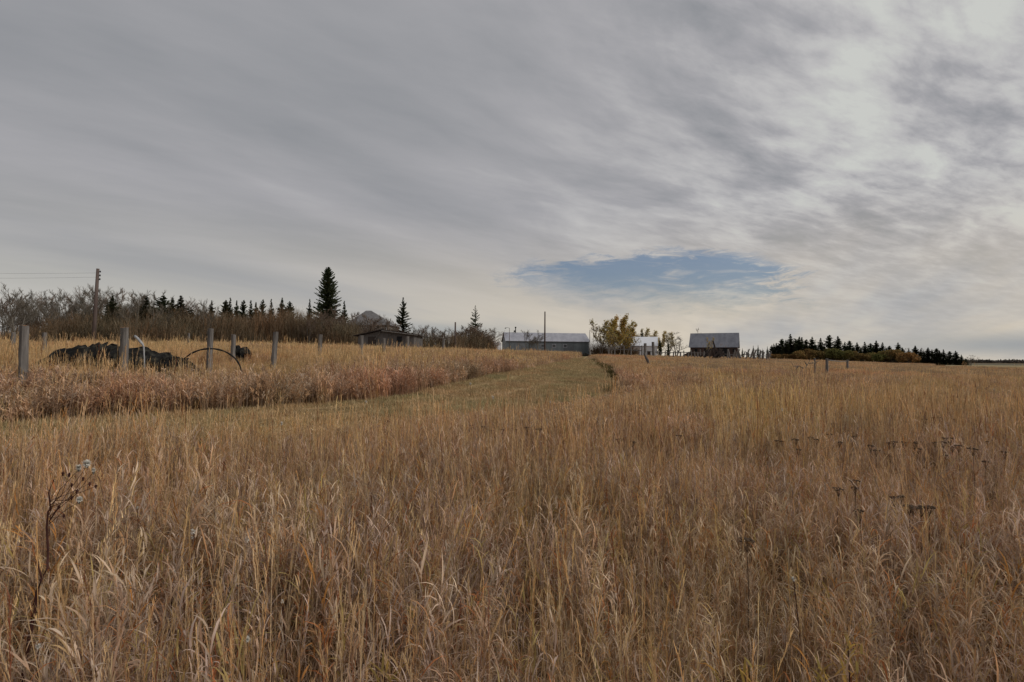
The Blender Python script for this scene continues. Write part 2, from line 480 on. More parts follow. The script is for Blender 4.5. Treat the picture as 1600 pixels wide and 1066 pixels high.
def f_straw(B, r, k):
    for _ in range(5):
        a = r.uniform(0, 2 * PI); q = r.uniform(0, .12)
        straw(B, r, q * math.cos(a), q * math.sin(a), r.uniform(.5, .98), r.uniform(.02, .30), w=.0027, spike=int(r.integers(14, 28)), pan=r.uniform(.12, .24), sl=r.uniform(.016, .032))
    if k % 3 == 0:
        straw(B, r, 0, 0, r.uniform(.6, .9), r.uniform(.3, .9), w=.003, spike=10)
    # tuft of fine upright blades at the foot
    for _ in range(6):
        B.blade((r.normal(0, .05), r.normal(0, .05), 0), r.uniform(0, 2 * PI), r.uniform(.3, .6), .0032, .03, r.uniform(.1, .8), 1.6, 4, pick(r, STRAW + LEAFC[:3]), r.uniform(-1, 1))


def f_mid(B, r, k):
    for _ in range(24):
        a = r.uniform(0, 2 * PI); q = .27 * math.sqrt(r.uniform(0, 1))
        leafy_stem(B, r, q * math.cos(a), q * math.sin(a), r.uniform(.25, .58), r.uniform(.05, .4), .009, 4, 3, (.12, .24), .006)
    for _ in range(13):
        a = r.uniform(0, 2 * PI); q = .27 * math.sqrt(r.uniform(0, 1))
        straw(B, r, q * math.cos(a), q * math.sin(a), r.uniform(.5, .95), r.uniform(.02, .25), .006, 5, 3, .16, .04)


def f_far(B, r, k):
    for _ in range(75):
        a = r.uniform(0, 2 * PI); q = .6 * math.sqrt(r.uniform(0, 1))
        x, y = q * math.cos(a), q * math.sin(a)
        if r.random() < .22: B.blade((x, y, 0), r.uniform(0, 2 * PI), r.uniform(.45, .9), .014, .03, r.uniform(.05, .4), 1, 2, pick(r, STRAW), wprof=lambda s: .7 + .3 * s)
        else: B.blade((x, y, 0), r.uniform(0, 2 * PI), r.uniform(.25, .55), .022, r.uniform(.0, .4), r.uniform(.2, 1.3), 1, 2, pick(r, LEAFC + WEED), r.uniform(-1, 1))
    for _ in range(120):
        a = r.uniform(0, 2 * PI); q = .6 * math.sqrt(r.uniform(0, 1))
        B.blade((q * math.cos(a), q * math.sin(a), r.uniform(.15, .62)), r.uniform(0, 2 * PI), r.uniform(.05, .13), .03, r.uniform(0, 1.3), .4, 1, 1, pick(r, WEED + STRAW[:2]), r.uniform(-2, 2), lambda s: 1 - .4 * s)


MOWN = [(.50, .40, .25), (.40, .325, .19), (.54, .43, .28), (.32, .265, .15), (.58, .47, .33), (.36, .25, .15)]


def f_mown(B, r, k):
    for _ in range(70):
        a = r.uniform(0, 2 * PI); q = .28 * math.sqrt(r.uniform(0, 1))
        B.blade((q * math.cos(a), q * math.sin(a), 0), r.uniform(0, 2 * PI), r.uniform(.035, .10), .007, r.uniform(.1, .9), r.uniform(.2, 1.2), 1, 2, pick(r, MOWN), r.uniform(-1, 1))


WEED = [(.46, .32, .23), (.40, .28, .20), (.50, .39, .31), (.38, .28, .22), (.50, .33, .21), (.44, .36, .30)]


def f_weed(B, r, k):
    for _ in range(24):
        a = r.uniform(0, 2 * PI); q = .28 * math.sqrt(r.uniform(0, 1)); c = pick(r, WEED); h = r.uniform(.3, .68)
        cx, cy, cz, th = B.blade((q * math.cos(a), q * math.sin(a), 0), r.uniform(0, 2 * PI), h, .007, .05, r.uniform(.1, .5), 1, 3, c * .8, wprof=lambda s: 1 - .4 * s)
        for j in range(9):
            t = r.uniform(.35, 1) * 3; i = min(int(t), 2); f = t - i
            b = (cx[i] * (1 - f) + cx[i + 1] * f, cy[i] * (1 - f) + cy[i + 1] * f, cz[i] * (1 - f) + cz[i + 1] * f)
            B.blade(b, r.uniform(0, 2 * PI), r.uniform(.05, .14), .012, r.uniform(.3, 1.1), r.uniform(-.3, .8), 1, 2, c * r.uniform(.85, 1.3), r.uniform(-1.5, 1.5), lambda s: .5 + s)


P_weed = make_protos('weed_patch', 7, f_weed, M_strip, 14)
P_leafy = make_protos('leafy_clump', 9, f_leafy, M_grass, 1)
P_straw = make_protos('straw_clump', 8, f_straw, M_grass, 2)
P_mid = make_protos('meadow_patch', 7, f_mid, M_grass, 3)
def f_tallstraw(B, r, k):
    for _ in range(6):
        a = r.uniform(0, 2 * PI); q = .16 * math.sqrt(r.uniform(0, 1))
        straw(B, r, q * math.cos(a), q * math.sin(a), r.uniform(.7, 1.02), r.uniform(.05, .4), .0055, 9, 4, .22, .05)


P_tallstraw = make_protos('tallstraw_patch', 6, f_tallstraw, M_grass, 8)
P_strip = make_protos('strip_patch', 7, f_mid, M_strip, 4)
P_far = make_protos('field_patch', 6, f_far, M_field, 5)
P_farstrip = make_protos('farstrip_patch', 6, f_far, M_strip, 7)
P_mown = make_protos('mown_patch', 6, f_mown, M_mown, 6)


def scatter(name, X, Y, sxy, sz, col, ncol, label, cat, tilt=.08, z=None):
    n = len(X)
    Z = G(X, Y) if z is None else z
    me = bpy.data.meshes.new(name); me.vertices.add(n)
    me.vertices.foreach_set('co', np.c_[X, Y, Z].ravel().astype(np.float32))
    a = me.attributes.new('rot', 'FLOAT_VECTOR', 'POINT')
    lx_ = (vnoise(X, Y, 1.1, 61) - .5) * tilt * 3.2; ly_ = (vnoise(X, Y, 1.1, 62) - .45) * tilt * 3.2
    a.data.foreach_set('vector', np.c_[RNG.normal(0, tilt * .7, n) + lx_, RNG.normal(0, tilt * .7, n) + ly_, RNG.uniform(0, 2 * PI, n)].ravel().astype(np.float32))
    a = me.attributes.new('scl', 'FLOAT_VECTOR', 'POINT')
    a.data.foreach_set('vector', np.c_[sxy, sxy, sz].ravel().astype(np.float32))
    a = me.attributes.new('idx', 'INT', 'POINT'); a.data.foreach_set('value', RNG.integers(0, ncol, n).astype(np.int32))
    o = bpy.data.objects.new(name, me); C.objects.link(o)
    ng = bpy.data.node_groups.new(name + '_scatter', 'GeometryNodeTree')
    ng.interface.new_socket('Geometry', in_out='INPUT', socket_type='NodeSocketGeometry')
    ng.interface.new_socket('Geometry', in_out='OUTPUT', socket_type='NodeSocketGeometry')
    N = ng.nodes; L = ng.links
    gi = N.new('NodeGroupInput'); go = N.new('NodeGroupOutput'); ip = N.new('GeometryNodeInstanceOnPoints'); ci = N.new('GeometryNodeCollectionInfo')
    mp = N.new('GeometryNodeMeshToPoints')
    ci.inputs['Collection'].default_value = col; ci.inputs['Separate Children'].default_value = True; ci.inputs['Reset Children'].default_value = True
    L.new(gi.outputs[0], mp.inputs[0]); L.new(mp.outputs[0], ip.inputs['Points']); L.new(ci.outputs[0], ip.inputs['Instance'])
    ip.inputs['Pick Instance'].default_value = True

    def na(nm, ty):
        q = N.new('GeometryNodeInputNamedAttribute'); q.data_type = ty; q.inputs['Name'].default_value = nm; return q.outputs['Attribute']
    L.new(na('idx', 'INT'), ip.inputs['Instance Index']); L.new(na('rot', 'FLOAT_VECTOR'), ip.inputs['Rotation']); L.new(na('scl', 'FLOAT_VECTOR'), ip.inputs['Scale'])
    L.new(ip.outputs[0], go.inputs[0])
    md = o.modifiers.new('scatter', 'NODES'); md.node_group = ng
    return tag(o, label, cat, kind='stuff')


def sector(y0, y1, dens, um=1.1, pad=1.5):
    """random points ahead of the camera"""
    w = lambda y: y * um + pad
    area = (w(y0) + w(y1)) * (y1 - y0)
    n = int(area * dens * 1.0)
    y = RNG.uniform(y0, y1, int(n * 2.2)); x = RNG.uniform(-w(y1), w(y1), len(y))
    k = np.abs(x) < w(y); x, y = x[k], y[k]
    n = min(n, len(x)); return x[:n], y[:n]


fe_l = [tuple(p) for p in fea]; ne_l = [tuple(p) for p in nea]


def side(X, Y):
    """0 on the track, 1 near meadow / right field, 2 the strip beyond the track"""
    tr = inpoly(X, Y, TRACK)
    # region beyond: polygon closed far to the left
    left = inpoly(X, Y, fe_l + [(19, 6000), (-6000, 6000), (-6000, fe_l[0][1] - 1.0)])
    return np.where(tr, 0, np.where(left, 2, 1))


EFP = [p for p in ne_l if p[1] < ghit(945, 626).y and p[0] < ghit(955, 626).x]


def edgefade(X, Y):
    return np.clip((polydist(X, Y, EFP) - .05) / np.where(X < -4, 1.5, 3.2), 0, 1)


def clearing(X, Y):
    """the grass is thin and low round the heap, the hoop and the first posts"""
    c = np.ones(np.shape(X))
    u = X / np.maximum(Y, .1)
    c = np.where((u > -.95) & (u < -.50) & (Y > 12.2) & (Y < 17.6), .86, c)
    c = np.where((u > -.62) & (u < -.40) & (Y > 12.5) & (Y < 24.0), np.minimum(c, .62), c)
    c = np.where((u > -1.0) & (u < -.93) & (Y > 10.5) & (Y < 12.6), .6, c)
    return c


def cat_(*a): return tuple(np.concatenate(q) for q in zip(*a))


# near meadow, foreground
x, y = cat_(sector(.3, 3.6, 62, 1.15, 2.8), sector(3.6, 10, 42, 1.12, 2.4))
sd = side(x, y); dn = vnoise(x, y, .7, 3)
k = (sd == 1) & (RNG.random(len(x)) < (.62 + .6 * dn) * np.clip((10 - y) / 3.2, 0, 1)); x, y = x[k], y[k]
ef = edgefade(x, y); s = RNG.uniform(.7, 1.2, len(x)) * (.62 + .45 * vnoise(x, y, 1.3, 5) + .3 * vnoise(x, y, .4, 55))
scatter('meadow_grass', x, y, s, s * (.35 + .65 * ef), P_leafy, 9, 'dense curly dry grass filling the foreground of the meadow', 'grass', .19)
x, y = cat_(sector(1.1, 3.6, 22, 1.15, 2.8), sector(3.6, 10, 36, 1.12, 1.5))
sd = side(x, y); dn = vnoise(x, y, .9, 8); dn2 = vnoise(x, y, 2.2, 28)
k = (sd == 1) & (RNG.random(len(x)) < (.02 + 1.3 * dn * dn2 + .5 * dn2 * (x < 1)) * np.clip((10 - y) / 3., 0, 1)); x, y = x[k], y[k]
ef = edgefade(x, y); s = RNG.uniform(.75, 1.15, len(x))
scatter('straw_grass', x, y, s, s * (.4 + .6 * ef), P_straw, 8, 'thin upright golden grass stalks rising above the foreground grass', 'grass', .09)
# mid meadow to 30 m, right of the track
x, y = cat_(sector(6.6, 14, 11, 1.12, 1.5), sector(14, 30, 6.5, 1.1, 1.5))
sd = side(x, y); k = (sd == 1) & (RNG.random(len(x)) < np.clip((y - 6.6) / 3.2, 0, 1)); X1, Y1 = x[k], y[k]
ef = edgefade(X1, Y1); s = RNG.uniform(.85, 1.2, len(X1)); hz = (.5 + .45 * vnoise(X1, Y1, 2.5, 4) + .4 * vnoise(X1, Y1, .7, 14)) * (1 - .22 * np.clip((Y1 - 10) / 10, 0, 1))
scatter('tall_grass', X1, Y1, s * 1.1, s * hz * (.16 + .84 * ef), P_mid, 7, 'tall dry tan grass between the foreground and the right hand field', 'grass', .08)
xw, yw = cat_(sector(8.5, 16, 7, 1.12, 1.5), sector(16, 32, 5, 1.1, 1.5)); wk = (side(xw, yw) == 1) & (RNG.random(len(xw)) < .25 + 1.1 * vnoise(xw, yw, 4, 44) * (xw > 0) + .3 * (xw < 0) * vnoise(xw, yw, 2, 45))
xw, yw = xw[wk], yw[wk]; s = RNG.uniform(.85, 1.2, len(xw)); hw = (.6 + .5 * vnoise(xw, yw, 1.5, 46)) * (.3 + .7 * edgefade(xw, yw))
scatter('feathery_weeds', xw, yw, s * 1.2, s * hw, P_weed, 7, 'pinkish brown feathery weeds spread through the right half of the meadow', 'weeds', .1)
k = sd == 2; X1, Y1 = x[k], y[k]
fd = polydist(X1, Y1, fe_l); wk = (fd < 3.6 + 2.5 * vnoise(X1, Y1, 2.0, 41)) & (RNG.random(len(X1)) < .85)
Xw, Yw = X1[wk], Y1[wk]; X1, Y1 = X1[~wk], Y1[~wk]
s = RNG.uniform(.85, 1.25, len(Xw)); hw = (.75 + .5 * vnoise(Xw, Yw, 1.2, 42)) * clearing(Xw, Yw)
scatter('russet_weeds', Xw, Yw, s * 1.15, s * hw, P_weed, 7, 'reddish brown feathery weeds along the far edge of the mown track', 'weeds', .1)
s = RNG.uniform(.85, 1.2, len(X1)) * clearing(X1, Y1); hz = .5 + .45 * vnoise(X1, Y1, 2.0, 6) + .45 * vnoise(X1, Y1, .6, 16)
scatter('russet_grass', X1, Y1, s * 1.1, s * hz, P_strip, 7, 'russet tinged grass strip beyond the mown track around the fence posts', 'grass', .08)
x, y = cat_(sector(7, 16, 5, 1.12, 1.5), sector(16, 34, 2.2, 1.1, 1.5))
sd = side(x, y); k = (sd > 0) & (RNG.random(len(x)) < (.25 + .9 * vnoise(x, y, 1.4, 31)) * np.where(sd == 1, .22, .8)) & (clearing(x, y) > .9) & ~((sd == 1) & (edgefade(x, y) < .5)); X1, Y1 = x[k], y[k]
s = RNG.uniform(.85, 1.35, len(X1))
scatter('seed_stalk_grass', X1, Y1, s * 1.5, s * 1.12, P_tallstraw, 6, 'pale wispy seed stalks standing above the tall grass', 'grass', .07)
# field to 170 m
x, y = cat_(sector(29, 60, 2.6, 1.08, 2), sector(60, 110, 1.3, 1.06, 2), sector(110, 190, .5, 1.05, 2))
sd = side(x, y); k = (sd == 1) & ~((x > .82 * y) & (y > 104)); X1, Y1 = x[k], y[k]
s = RNG.uniform(.85, 1.25, len(X1)) * (1 + (Y1 > 60) * .25 + (Y1 > 110) * .35); hz = .2 + .34 * vnoise(X1, Y1, 6, 9) + .38 * vnoise(X1, Y1, 1.6, 19)
scatter('field_grass', X1, Y1, s, hz * RNG.uniform(.85, 1.15, len(X1)), P_far, 6, 'rough brown grass of the wide field right of the track', 'grass', .05)
k = (sd == 2) & (Y1[0] < 1e9 if len(Y1) else True); X1, Y1 = x[k], y[k]
s = RNG.uniform(.85, 1.25, len(X1)) * (1 + (Y1 > 60) * .25 + (Y1 > 110) * .35); hz = .45 + .45 * vnoise(X1, Y1, 5, 12) + .5 * vnoise(X1, Y1, 1.3, 22)
scatter('bank_grass', X1, Y1, s, hz * RNG.uniform(.9, 1.15, len(X1)), P_farstrip, 6, 'pale tan grass on the rise in front of the thicket', 'grass', .05)
# mown track
bx0, bx1 = -16, 22
x = RNG.uniform(bx0, bx1, 90000); y = RNG.uniform(5, 60, 90000)
k = (side(x, y) == 0) & (np.abs(x) < y * 1.12 + 1.5) & (RNG.random(len(x)) < np.clip(18 / y, .25, 1)); x, y = x[k], y[k]
df, dn_ = polydist(x, y, fe_l), polydist(x, y, ne_l); ac = df / (df + dn_ + 1e-6)
rut = np.minimum(np.abs(ac - .17), np.abs(ac - .48)) + .05 * (vnoise(x, y, .8, 50) - .5); k = (rut > .055) | (RNG.random(len(x)) < .22); x, y = x[k], y[k]
s = RNG.uniform(.8, 1.3, len(x)) * (1 + np.clip((y - 20) / 40, 0, 1))
scatter('mown_grass', x, y, s, s * (.3 + 1.0 * vnoise(x, y, 1.1, 2) + 1.1 * vnoise(x, y, .45, 82) ** 2), P_mown, 6, 'short mown grass covering the track', 'grass', .05, z=G(x, y) + .02)

lip = [p for p in ne_l if p[1] > ghit(955, 618).y and p[1] < 60]
LX, LY = [], []
for (x1, y1), (x2, y2) in zip(lip[:-1], lip[1:]):
    d = math.hypot(x2 - x1, y2 - y1)
    for _ in range(int(d * 34) + 1):
        t = random.random(); LX.append(x1 + (x2 - x1) * t + random.gauss(-.12, .16)); LY.append(y1 + (y2 - y1) * t + random.gauss(0, .16))
LX = np.array(LX); LY = np.array(LY)
M_lip = foliage('olive_edge_grass', (1, 1, 1), (.8, .85, .75), .5, .2, .3, 3)


def f_lip(B, r, k):
    for _ in range(60):
        a = r.uniform(0, 2 * PI); q = .13 * math.sqrt(r.uniform(0, 1))
        B.blade((q * math.cos(a), q * math.sin(a), 0), r.uniform(0, 2 * PI), r.uniform(.12, .34), .007, r.uniform(.1, .6), r.uniform(.3, 1.6), 1.4, 3, pick(r, [(.14, .12, .05), (.11, .10, .04), (.18, .14, .06), (.10, .07, .035)], .2), r.uniform(-1, 1))


scatter('edge_grass', LX, LY, RNG.uniform(.9, 1.4, len(LX)), RNG.uniform(.7, 1.3, len(LX)), make_protos('edge_patch', 4, f_lip, M_lip, 17), 4, 'dark olive grass lip along the right side of the track near its far end', 'grass', .1)

# ------------------------------------------------------------------ trees
def branchy(seed, H=7, nmain=9, sub=6, twig=6, spread=.9, trunk_r=.12, lean=0, up_bias=.5, first=.2, tw_r=.011, fork=1):
    """returns (trunk MB, crown MB, twig tips)"""
    r = random.Random(seed); T = MB(); K = MB(); tips = []

    def path(p, d, L, n, wob, upb):
        pts = [p]
        for _ in range(n):
            d = (d + Vector((r.gauss(0, wob), r.gauss(0, wob), r.gauss(0, wob) + upb))).normalized()
            p = p + d * (L / n); pts.append(p)
        return pts, d
    for q in range(fork):
        d0 = Vector((lean + r.uniform(-.1, .1) + (q - (fork - 1) / 2) * .35, r.uniform(-.1, .1), 1)).normalized()
        tp, _ = path(Vector((0, 0, -.2)), d0, H * (.92 if q == 0 else r.uniform(.7, .9)), 9, .07, .03)
        T.tube(tp, [trunk_r * (1 - .88 * i / 9) for i in range(10)], 6)
        for m in range(nmain // fork + 1):
            f = first + (1 - first) * ((m + r.random()) / (nmain // fork + 1)); i = min(int(f * 9), 8); p = tp[i].lerp(tp[i + 1], f * 9 - i)
            a = r.uniform(0, 2 * PI); L = H * spread * .42 * (1.15 - f) * r.uniform(.8, 1.25) + H * .05
            d = Vector((math.cos(a), math.sin(a), up_bias + r.uniform(0, .5))).normalized()
            bp, _ = path(p, d, L, 5, .14, .09)
            rr = trunk_r * .42 * (1.1 - f * .7)
            T.tube(bp, [rr * (1 - .8 * j / 5) for j in range(6)], 4)
            for s_ in range(sub):
                f2 = .2 + .8 * (s_ + r.random()) / sub; i2 = min(int(f2 * 5), 4); p2 = bp[i2].lerp(bp[i2 + 1], f2 * 5 - i2)
                d2 = (bp[i2 + 1] - bp[i2]).normalized() + Vector((r.gauss(0, .55), r.gauss(0, .55), r.gauss(.2, .4)))
                sp, _ = path(p2, d2.normalized(), L * .5 * r.uniform(.6, 1.1), 3, .18, .1)
                K.tube(sp, [tw_r * 1.9, tw_r * 1.5, tw_r * 1.2, tw_r * .7], 3, False)
                for t_ in range(twig):
                    f3 = .15 + .85 * (t_ + r.random()) / twig; i3 = min(int(f3 * 3), 2); p3 = sp[i3].lerp(sp[i3 + 1], f3 * 3 - i3)
                    d3 = (sp[i3 + 1] - sp[i3]).normalized() + Vector((r.gauss(0, .6), r.gauss(0, .6), r.gauss(.25, .4)))
                    tq, _ = path(p3, d3.normalized(), L * .26 * r.uniform(.5, 1.2), 2, .2, .08)
                    K.tube(tq, [tw_r, tw_r * .8, tw_r * .4], 3, False); tips.append(tq[1]); tips.append(tq[2])
    return T, K, tips


def leafmesh(name, pts, mat, cols, size, seed, per=2, jit=.25):
    r = np.random.default_rng(seed); B = Blades(r)
    for p in pts:
        for _ in range(per):
            c = np.array(p) + r.normal(0, jit, 3); a = r.normal(0, 1, 3); a /= np.linalg.norm(a); b = np.cross(a, r.normal(0, 1, 3)); b /= np.linalg.norm(b)
            s_ = size * r.uniform(.6, 1.3)
            B.quad(c, a * s_, b * s_ * .7, pick(r, cols, .25))
    return B.mesh(name, mat)


TREES = {}


def tree_kind(kind, meshes, H):
    TREES[kind] = (meshes, H)


for i, (sd_, kw) in enumerate([(21, dict(H=8, nmain=15, sub=8, twig=8, spread=.9, fork=2)), (22, dict(H=8, nmain=14, sub=8, twig=8, spread=.75)),
                              (23, dict(H=8, nmain=15, sub=8, twig=8, spread=1.05, fork=2, lean=-.12)), (24, dict(H=8, nmain=13, sub=7, twig=8, spread=.55, up_bias=.9))]):
    T, K, _ = branchy(sd_, **kw)
    tree_kind('bare%d' % i, [('trunk', T.mesh('bare_trunk', M_bark)), ('crown', K.mesh('bare_crown', M_twig))], 8)
T, K, _ = branchy(25, H=8, nmain=16, sub=9, twig=9, spread=1.15, fork=3, first=.1, tw_r=.016)
tree_kind('brown', [('trunk', T.mesh('brush_trunk', M_bark)), ('crown', K.mesh('brush_crown', noisy('reddish_twigs', (.12, .083, .06), (.21, .155, .12), 1, .95)))], 8)
T, K, _ = branchy(26, H=8, nmain=13, sub=8, twig=8, spread=.8, fork=2, tw_r=.012)
tree_kind('pale', [('trunk', T.mesh('pale_trunk', M_twig_pale)), ('crown', K.mesh('pale_crown', M_twig_pale))], 8)
YL = [(.60, .46, .17), (.54, .44, .18), (.44, .39, .17), (.56, .40, .16)]
OL = [(.38, .34, .17), (.42, .36, .18), (.32, .29, .15)]
for nm, sd_, cols, per, kw in (('poplar', 31, YL, 2, dict(H=10, nmain=18, sub=6, twig=5, spread=.42, up_bias=1.1, fork=1, tw_r=.02)),
                               ('poplar2', 32, YL + OL, 2, dict(H=10, nmain=16, sub=6, twig=5, spread=.5, up_bias=1.0, fork=2, tw_r=.02)),
                               ('thinleaf', 33, OL + YL[1:2], 1, dict(H=10, nmain=14, sub=6, twig=6, spread=.6, fork=2, tw_r=.024))):
    T, K, tips = branchy(sd_, **kw)
    rr = random.Random(sd_); tips = [t for t in tips if rr.random() < (.75 if per > 1 else .5)]
    tree_kind(nm, [('trunk', T.mesh(nm + '_trunk', M_twig_pale)), ('crown', K.mesh(nm + '_twigs', M_twig_pale)),
                   ('foliage', leafmesh(nm + '_foliage', tips, M_leaf, cols, .13, sd_, per, .25))], 10)

NC = [(.060, .073, .048), (.075, .088, .056), (.045, .056, .038), (.09, .098, .064)]


def spruce(seed, H=10, R=2.3, whorls=30, dens=1., thin=False, p=.85):
    r = np.random.default_rng(seed); B = Blades(r); T = MB()
    T.tube([(0, 0, -.3), (0, 0, H * .5), (0, 0, H * .99)], [.16, .09, .015], 6)
    nb = int((10 if not thin else 5) * dens) + 1; tot = whorls * nb
    for w in range(tot):
        if r.random() < (.08 if not thin else .3): continue
        f = ((w + r.uniform(-.5, .5) * nb) / tot); f = min(max(f, 0), .995); z = H * (.05 + .945 * f)
        lump = .86 + .28 * math.sin(w * 2 * PI / nb * .37) * r.uniform(0, 1)
        L = (R * (1 - f) ** p * r.uniform(.6, 1.18) * lump + .05); a = r.uniform(0, 2 * PI)
        droop = -.30 * (1 - f) + .55 * f + r.uniform(-.12, .12)
        ns = max(1, int(L / .22)); sc = min(1, .35 + L * .9)
        for s_ in range(ns):
            t = (s_ + .5) / ns; x_, y_ = math.cos(a) * L * t, math.sin(a) * L * t; zz = z + L * (droop * t + .22 * t * t)
            wd = (.24 if not thin else .09) * (1.2 - .75 * t) * r.uniform(.7, 1.3) * sc
            dv = np.array([math.cos(a), math.sin(a), droop + .3 * t]); dv /= np.linalg.norm(dv); sv = np.array([-math.sin(a), math.cos(a), r.uniform(-.35, .35)])
            B.quad((x_, y_, zz), dv * .17 * sc, sv * wd, pick(r, NC, .25))
            B.quad((x_, y_, zz - .06 * sc), dv * .15 * sc, np.array([sv[0] * .3, sv[1] * .3, -1]) * .10 * sc * r.uniform(.5, 1.4), pick(r, NC, .25))
    B.blade((0, 0, H * .95), 0, H * .05, .06, 0, 0, 1, 1, NC[0], wprof=lambda s: 1 - .8 * s); B.blade((0, 0, H * .95), 1.57, H * .05, .06, 0, 0, 1, 1, NC[0], wprof=lambda s: 1 - .8 * s)
    return [('trunk', T.mesh('spruce_trunk', M_trunkdark)), ('crown', B.mesh('spruce_crown', M_needle))]


tree_kind('spruce0', spruce(41), 10); tree_kind('spruce1', spruce(42, R=2.0, whorls=26), 10); tree_kind('spruce2', spruce(43, R=2.5, whorls=24, p=.7), 10)
tree_kind('bigspruce', spruce(44, H=20, R=4.7, whorls=50, dens=1.6, p=.6), 20)
tree_kind('oldspruce', spruce(45, H=14, R=3.6, whorls=20, dens=1.1, p=.85), 14)
tree_kind('thinspruce', spruce(46, H=12, R=3.0, whorls=34, thin=True), 12)
NT = {}


def plant(kind, name, px, ytop, Y, label, cat, group=None, sx=1., dx=0, h=None):
    """a tree with its top at (px, ytop) of the photograph, standing Y metres ahead"""
    meshes, H = TREES[kind]
    p = at(px, ytop, Y); z0 = g(p.x, Y); hh = h or (p.z - z0)
    s_ = hh / H
    e = empty(name, (p.x, Y, z0), label, cat, group, random.uniform(0, 6.28))
    k = sx if kind.startswith(('spruce', 'big', 'old', 'thin')) else sx
    e.scale = (s_ * k, s_ * k, s_)
    for nm, me in meshes:
        o = bpy.data.objects.new(nm, me); C.objects.link(o); o.parent = e
    return e


ORD = ['first', 'second', 'third', 'fourth', 'fifth', 'sixth', 'seventh', 'eighth', 'ninth', 'tenth', 'eleventh', 'twelfth', 'thirteenth', 'fourteenth', 'fifteenth', 'sixteenth',
       'seventeenth', 'eighteenth', 'nineteenth', 'twentieth']

# bare trees left of and around the utility pole
LT = [(2, 470, 62, 'bare0', 1.0), (34, 444, 58, 'bare2', 1.0), (72, 447, 66, 'bare1', .8), (90, 455, 70, 'bare3', .8), (108, 452, 66, 'bare1', 1), (128, 462, 70, 'bare0', 1), (142, 444, 66, 'bare0', .8)]
for i, (px, yt, Y, kd, sx) in enumerate(LT):
    lab = 'leaning bare tree with a forked dark trunk behind the leftmost thick post' if i == 1 else 'bare grey tree, %s from the left edge, left of the tall utility pole' % ORD[i]
    plant(kd, 'bare_tree', px, yt, Y, lab, 'tree', 'bare trees left of the utility pole', sx)
LT = [(166, 444, 70, 'bare2', .9), (190, 446, 66, 'bare3', 1), (206, 455, 64, 'bare0', .9), (222, 444, 70, 'bare1', .8), (240, 462, 62, 'bare3', 1), (262, 470, 66, 'bare0', .9), (290, 472, 70, 'bare3', .9), (306, 462, 74, 'bare1', .6), (322, 480, 70, 'bare0', .9)]
for i, (px, yt, Y, kd, sx) in enumerate(LT):
    plant(kd, 'bare_tree', px, yt, Y, 'bare twiggy tree, %s to the right of the tall utility pole' % ORD[i], 'tree', 'bare trees right of the utility pole', sx)
for i, (px, yt) in enumerate([(12, 462), (24, 458), (48, 456), (60, 462), (82, 464), (98, 462), (118, 458), (134, 456), (152, 456), (174, 452), (184, 458), (198, 462), (214, 456), (232, 458), (248, 466), (272, 474), (298, 468), (314, 474), (330, 482)]):
    plant(['brown', 'bare0', 'bare2', 'pale'][i % 4], 'bare_tree', px, yt - 7, 74 + (i * 5) % 8, 'bare tree deep in the left thicket, %s from the left edge among those behind' % ORD[i], 'tree', 'bare trees at the back of the left thicket', .95)
for i, (px, yt) in enumerate([(340, 486), (358, 487), (375, 485), (395, 489), (414, 487), (433, 488), (452, 492), (470, 494)]):
    plant('bare%d' % (i % 4), 'bare_tree', px, yt, 82 + (i * 7) % 5, 'slim bare tree in the brown thicket below the spruce tops, %s from the left' % ORD[i], 'tree', 'slim bare trees below the spruce row', .75)
plant('brown', 'bare_tree', 508, 476, 80, 'broad brown twiggy tree in front of the tallest spruce', 'tree', None, .85)
plant('brown', 'bare_tree', 484, 490, 78, 'lower brown twiggy tree just left of the tallest spruce', 'tree', None, .8)
plant('brown', 'bare_tree', 536, 490, 84, 'brown twiggy tree just right of the tallest spruce', 'tree', None, .7)
plant('pale', 'bare_tree', 556, 482, 96, 'hazy bare tree in front of the left part of the house', 'tree', None, 1.)
plant('brown', 'bare_tree', 578, 487, 95, 'brown twiggy tree close in front of the house middle', 'tree', None, 1.5)
plant('pale', 'bare_tree', 572, 484, 98, 'hazy round bare tree in front of the house roof peak', 'tree', None, .9)
plant('pale', 'bare_tree', 588, 494, 96, 'low hazy bare tree in front of the right half of the house', 'tree', None, 1.2)
plant('pale', 'bare_tree', 546, 494, 94, 'low hazy bare tree before the left corner of the house', 'tree', None, 1.2)
plant('bare0', 'bare_tree', 602, 490, 98, 'bare tree at the right corner of the house roof', 'tree', None, .9)
plant('brown', 'bare_tree', 618, 497, 84, 'russet bare tree right of the house, left of the lone spruce', 'tree', None, .9)
for i, (px, yt) in enumerate([(646, 506), (660, 508), (672, 506), (688, 510), (700, 511)]):
    plant('brown' if i % 2 else 'bare0', 'bare_tree', px, yt, 86, 'low reddish bare tree right of the lone spruce, %s from it' % ORD[i], 'tree', 'low bare trees right of the lone spruce', 1.1)
for i, (px, yt, Y) in enumerate([(722, 513, 110), (733, 508, 116), (744, 507, 118), (754, 513, 116), (764, 527, 114)]):
    plant('brown', 'bare_tree', px, yt - 2, Y, 'reddish brown bush under the thin ragged spruce, %s from the left' % ORD[i], 'tree', 'brown bushes under the thin spruce', 1.7)
plant('bare0', 'bare_tree', 826, 514, 128, 'spreading bare tree in front of the long shed roof, left one of two', 'tree', 'bare trees before the long shed', 1.3)
plant('bare2', 'bare_tree', 842, 515, 126, 'spreading bare tree before the long shed, just left of the pole', 'tree', 'bare trees before the long shed', 1.2)

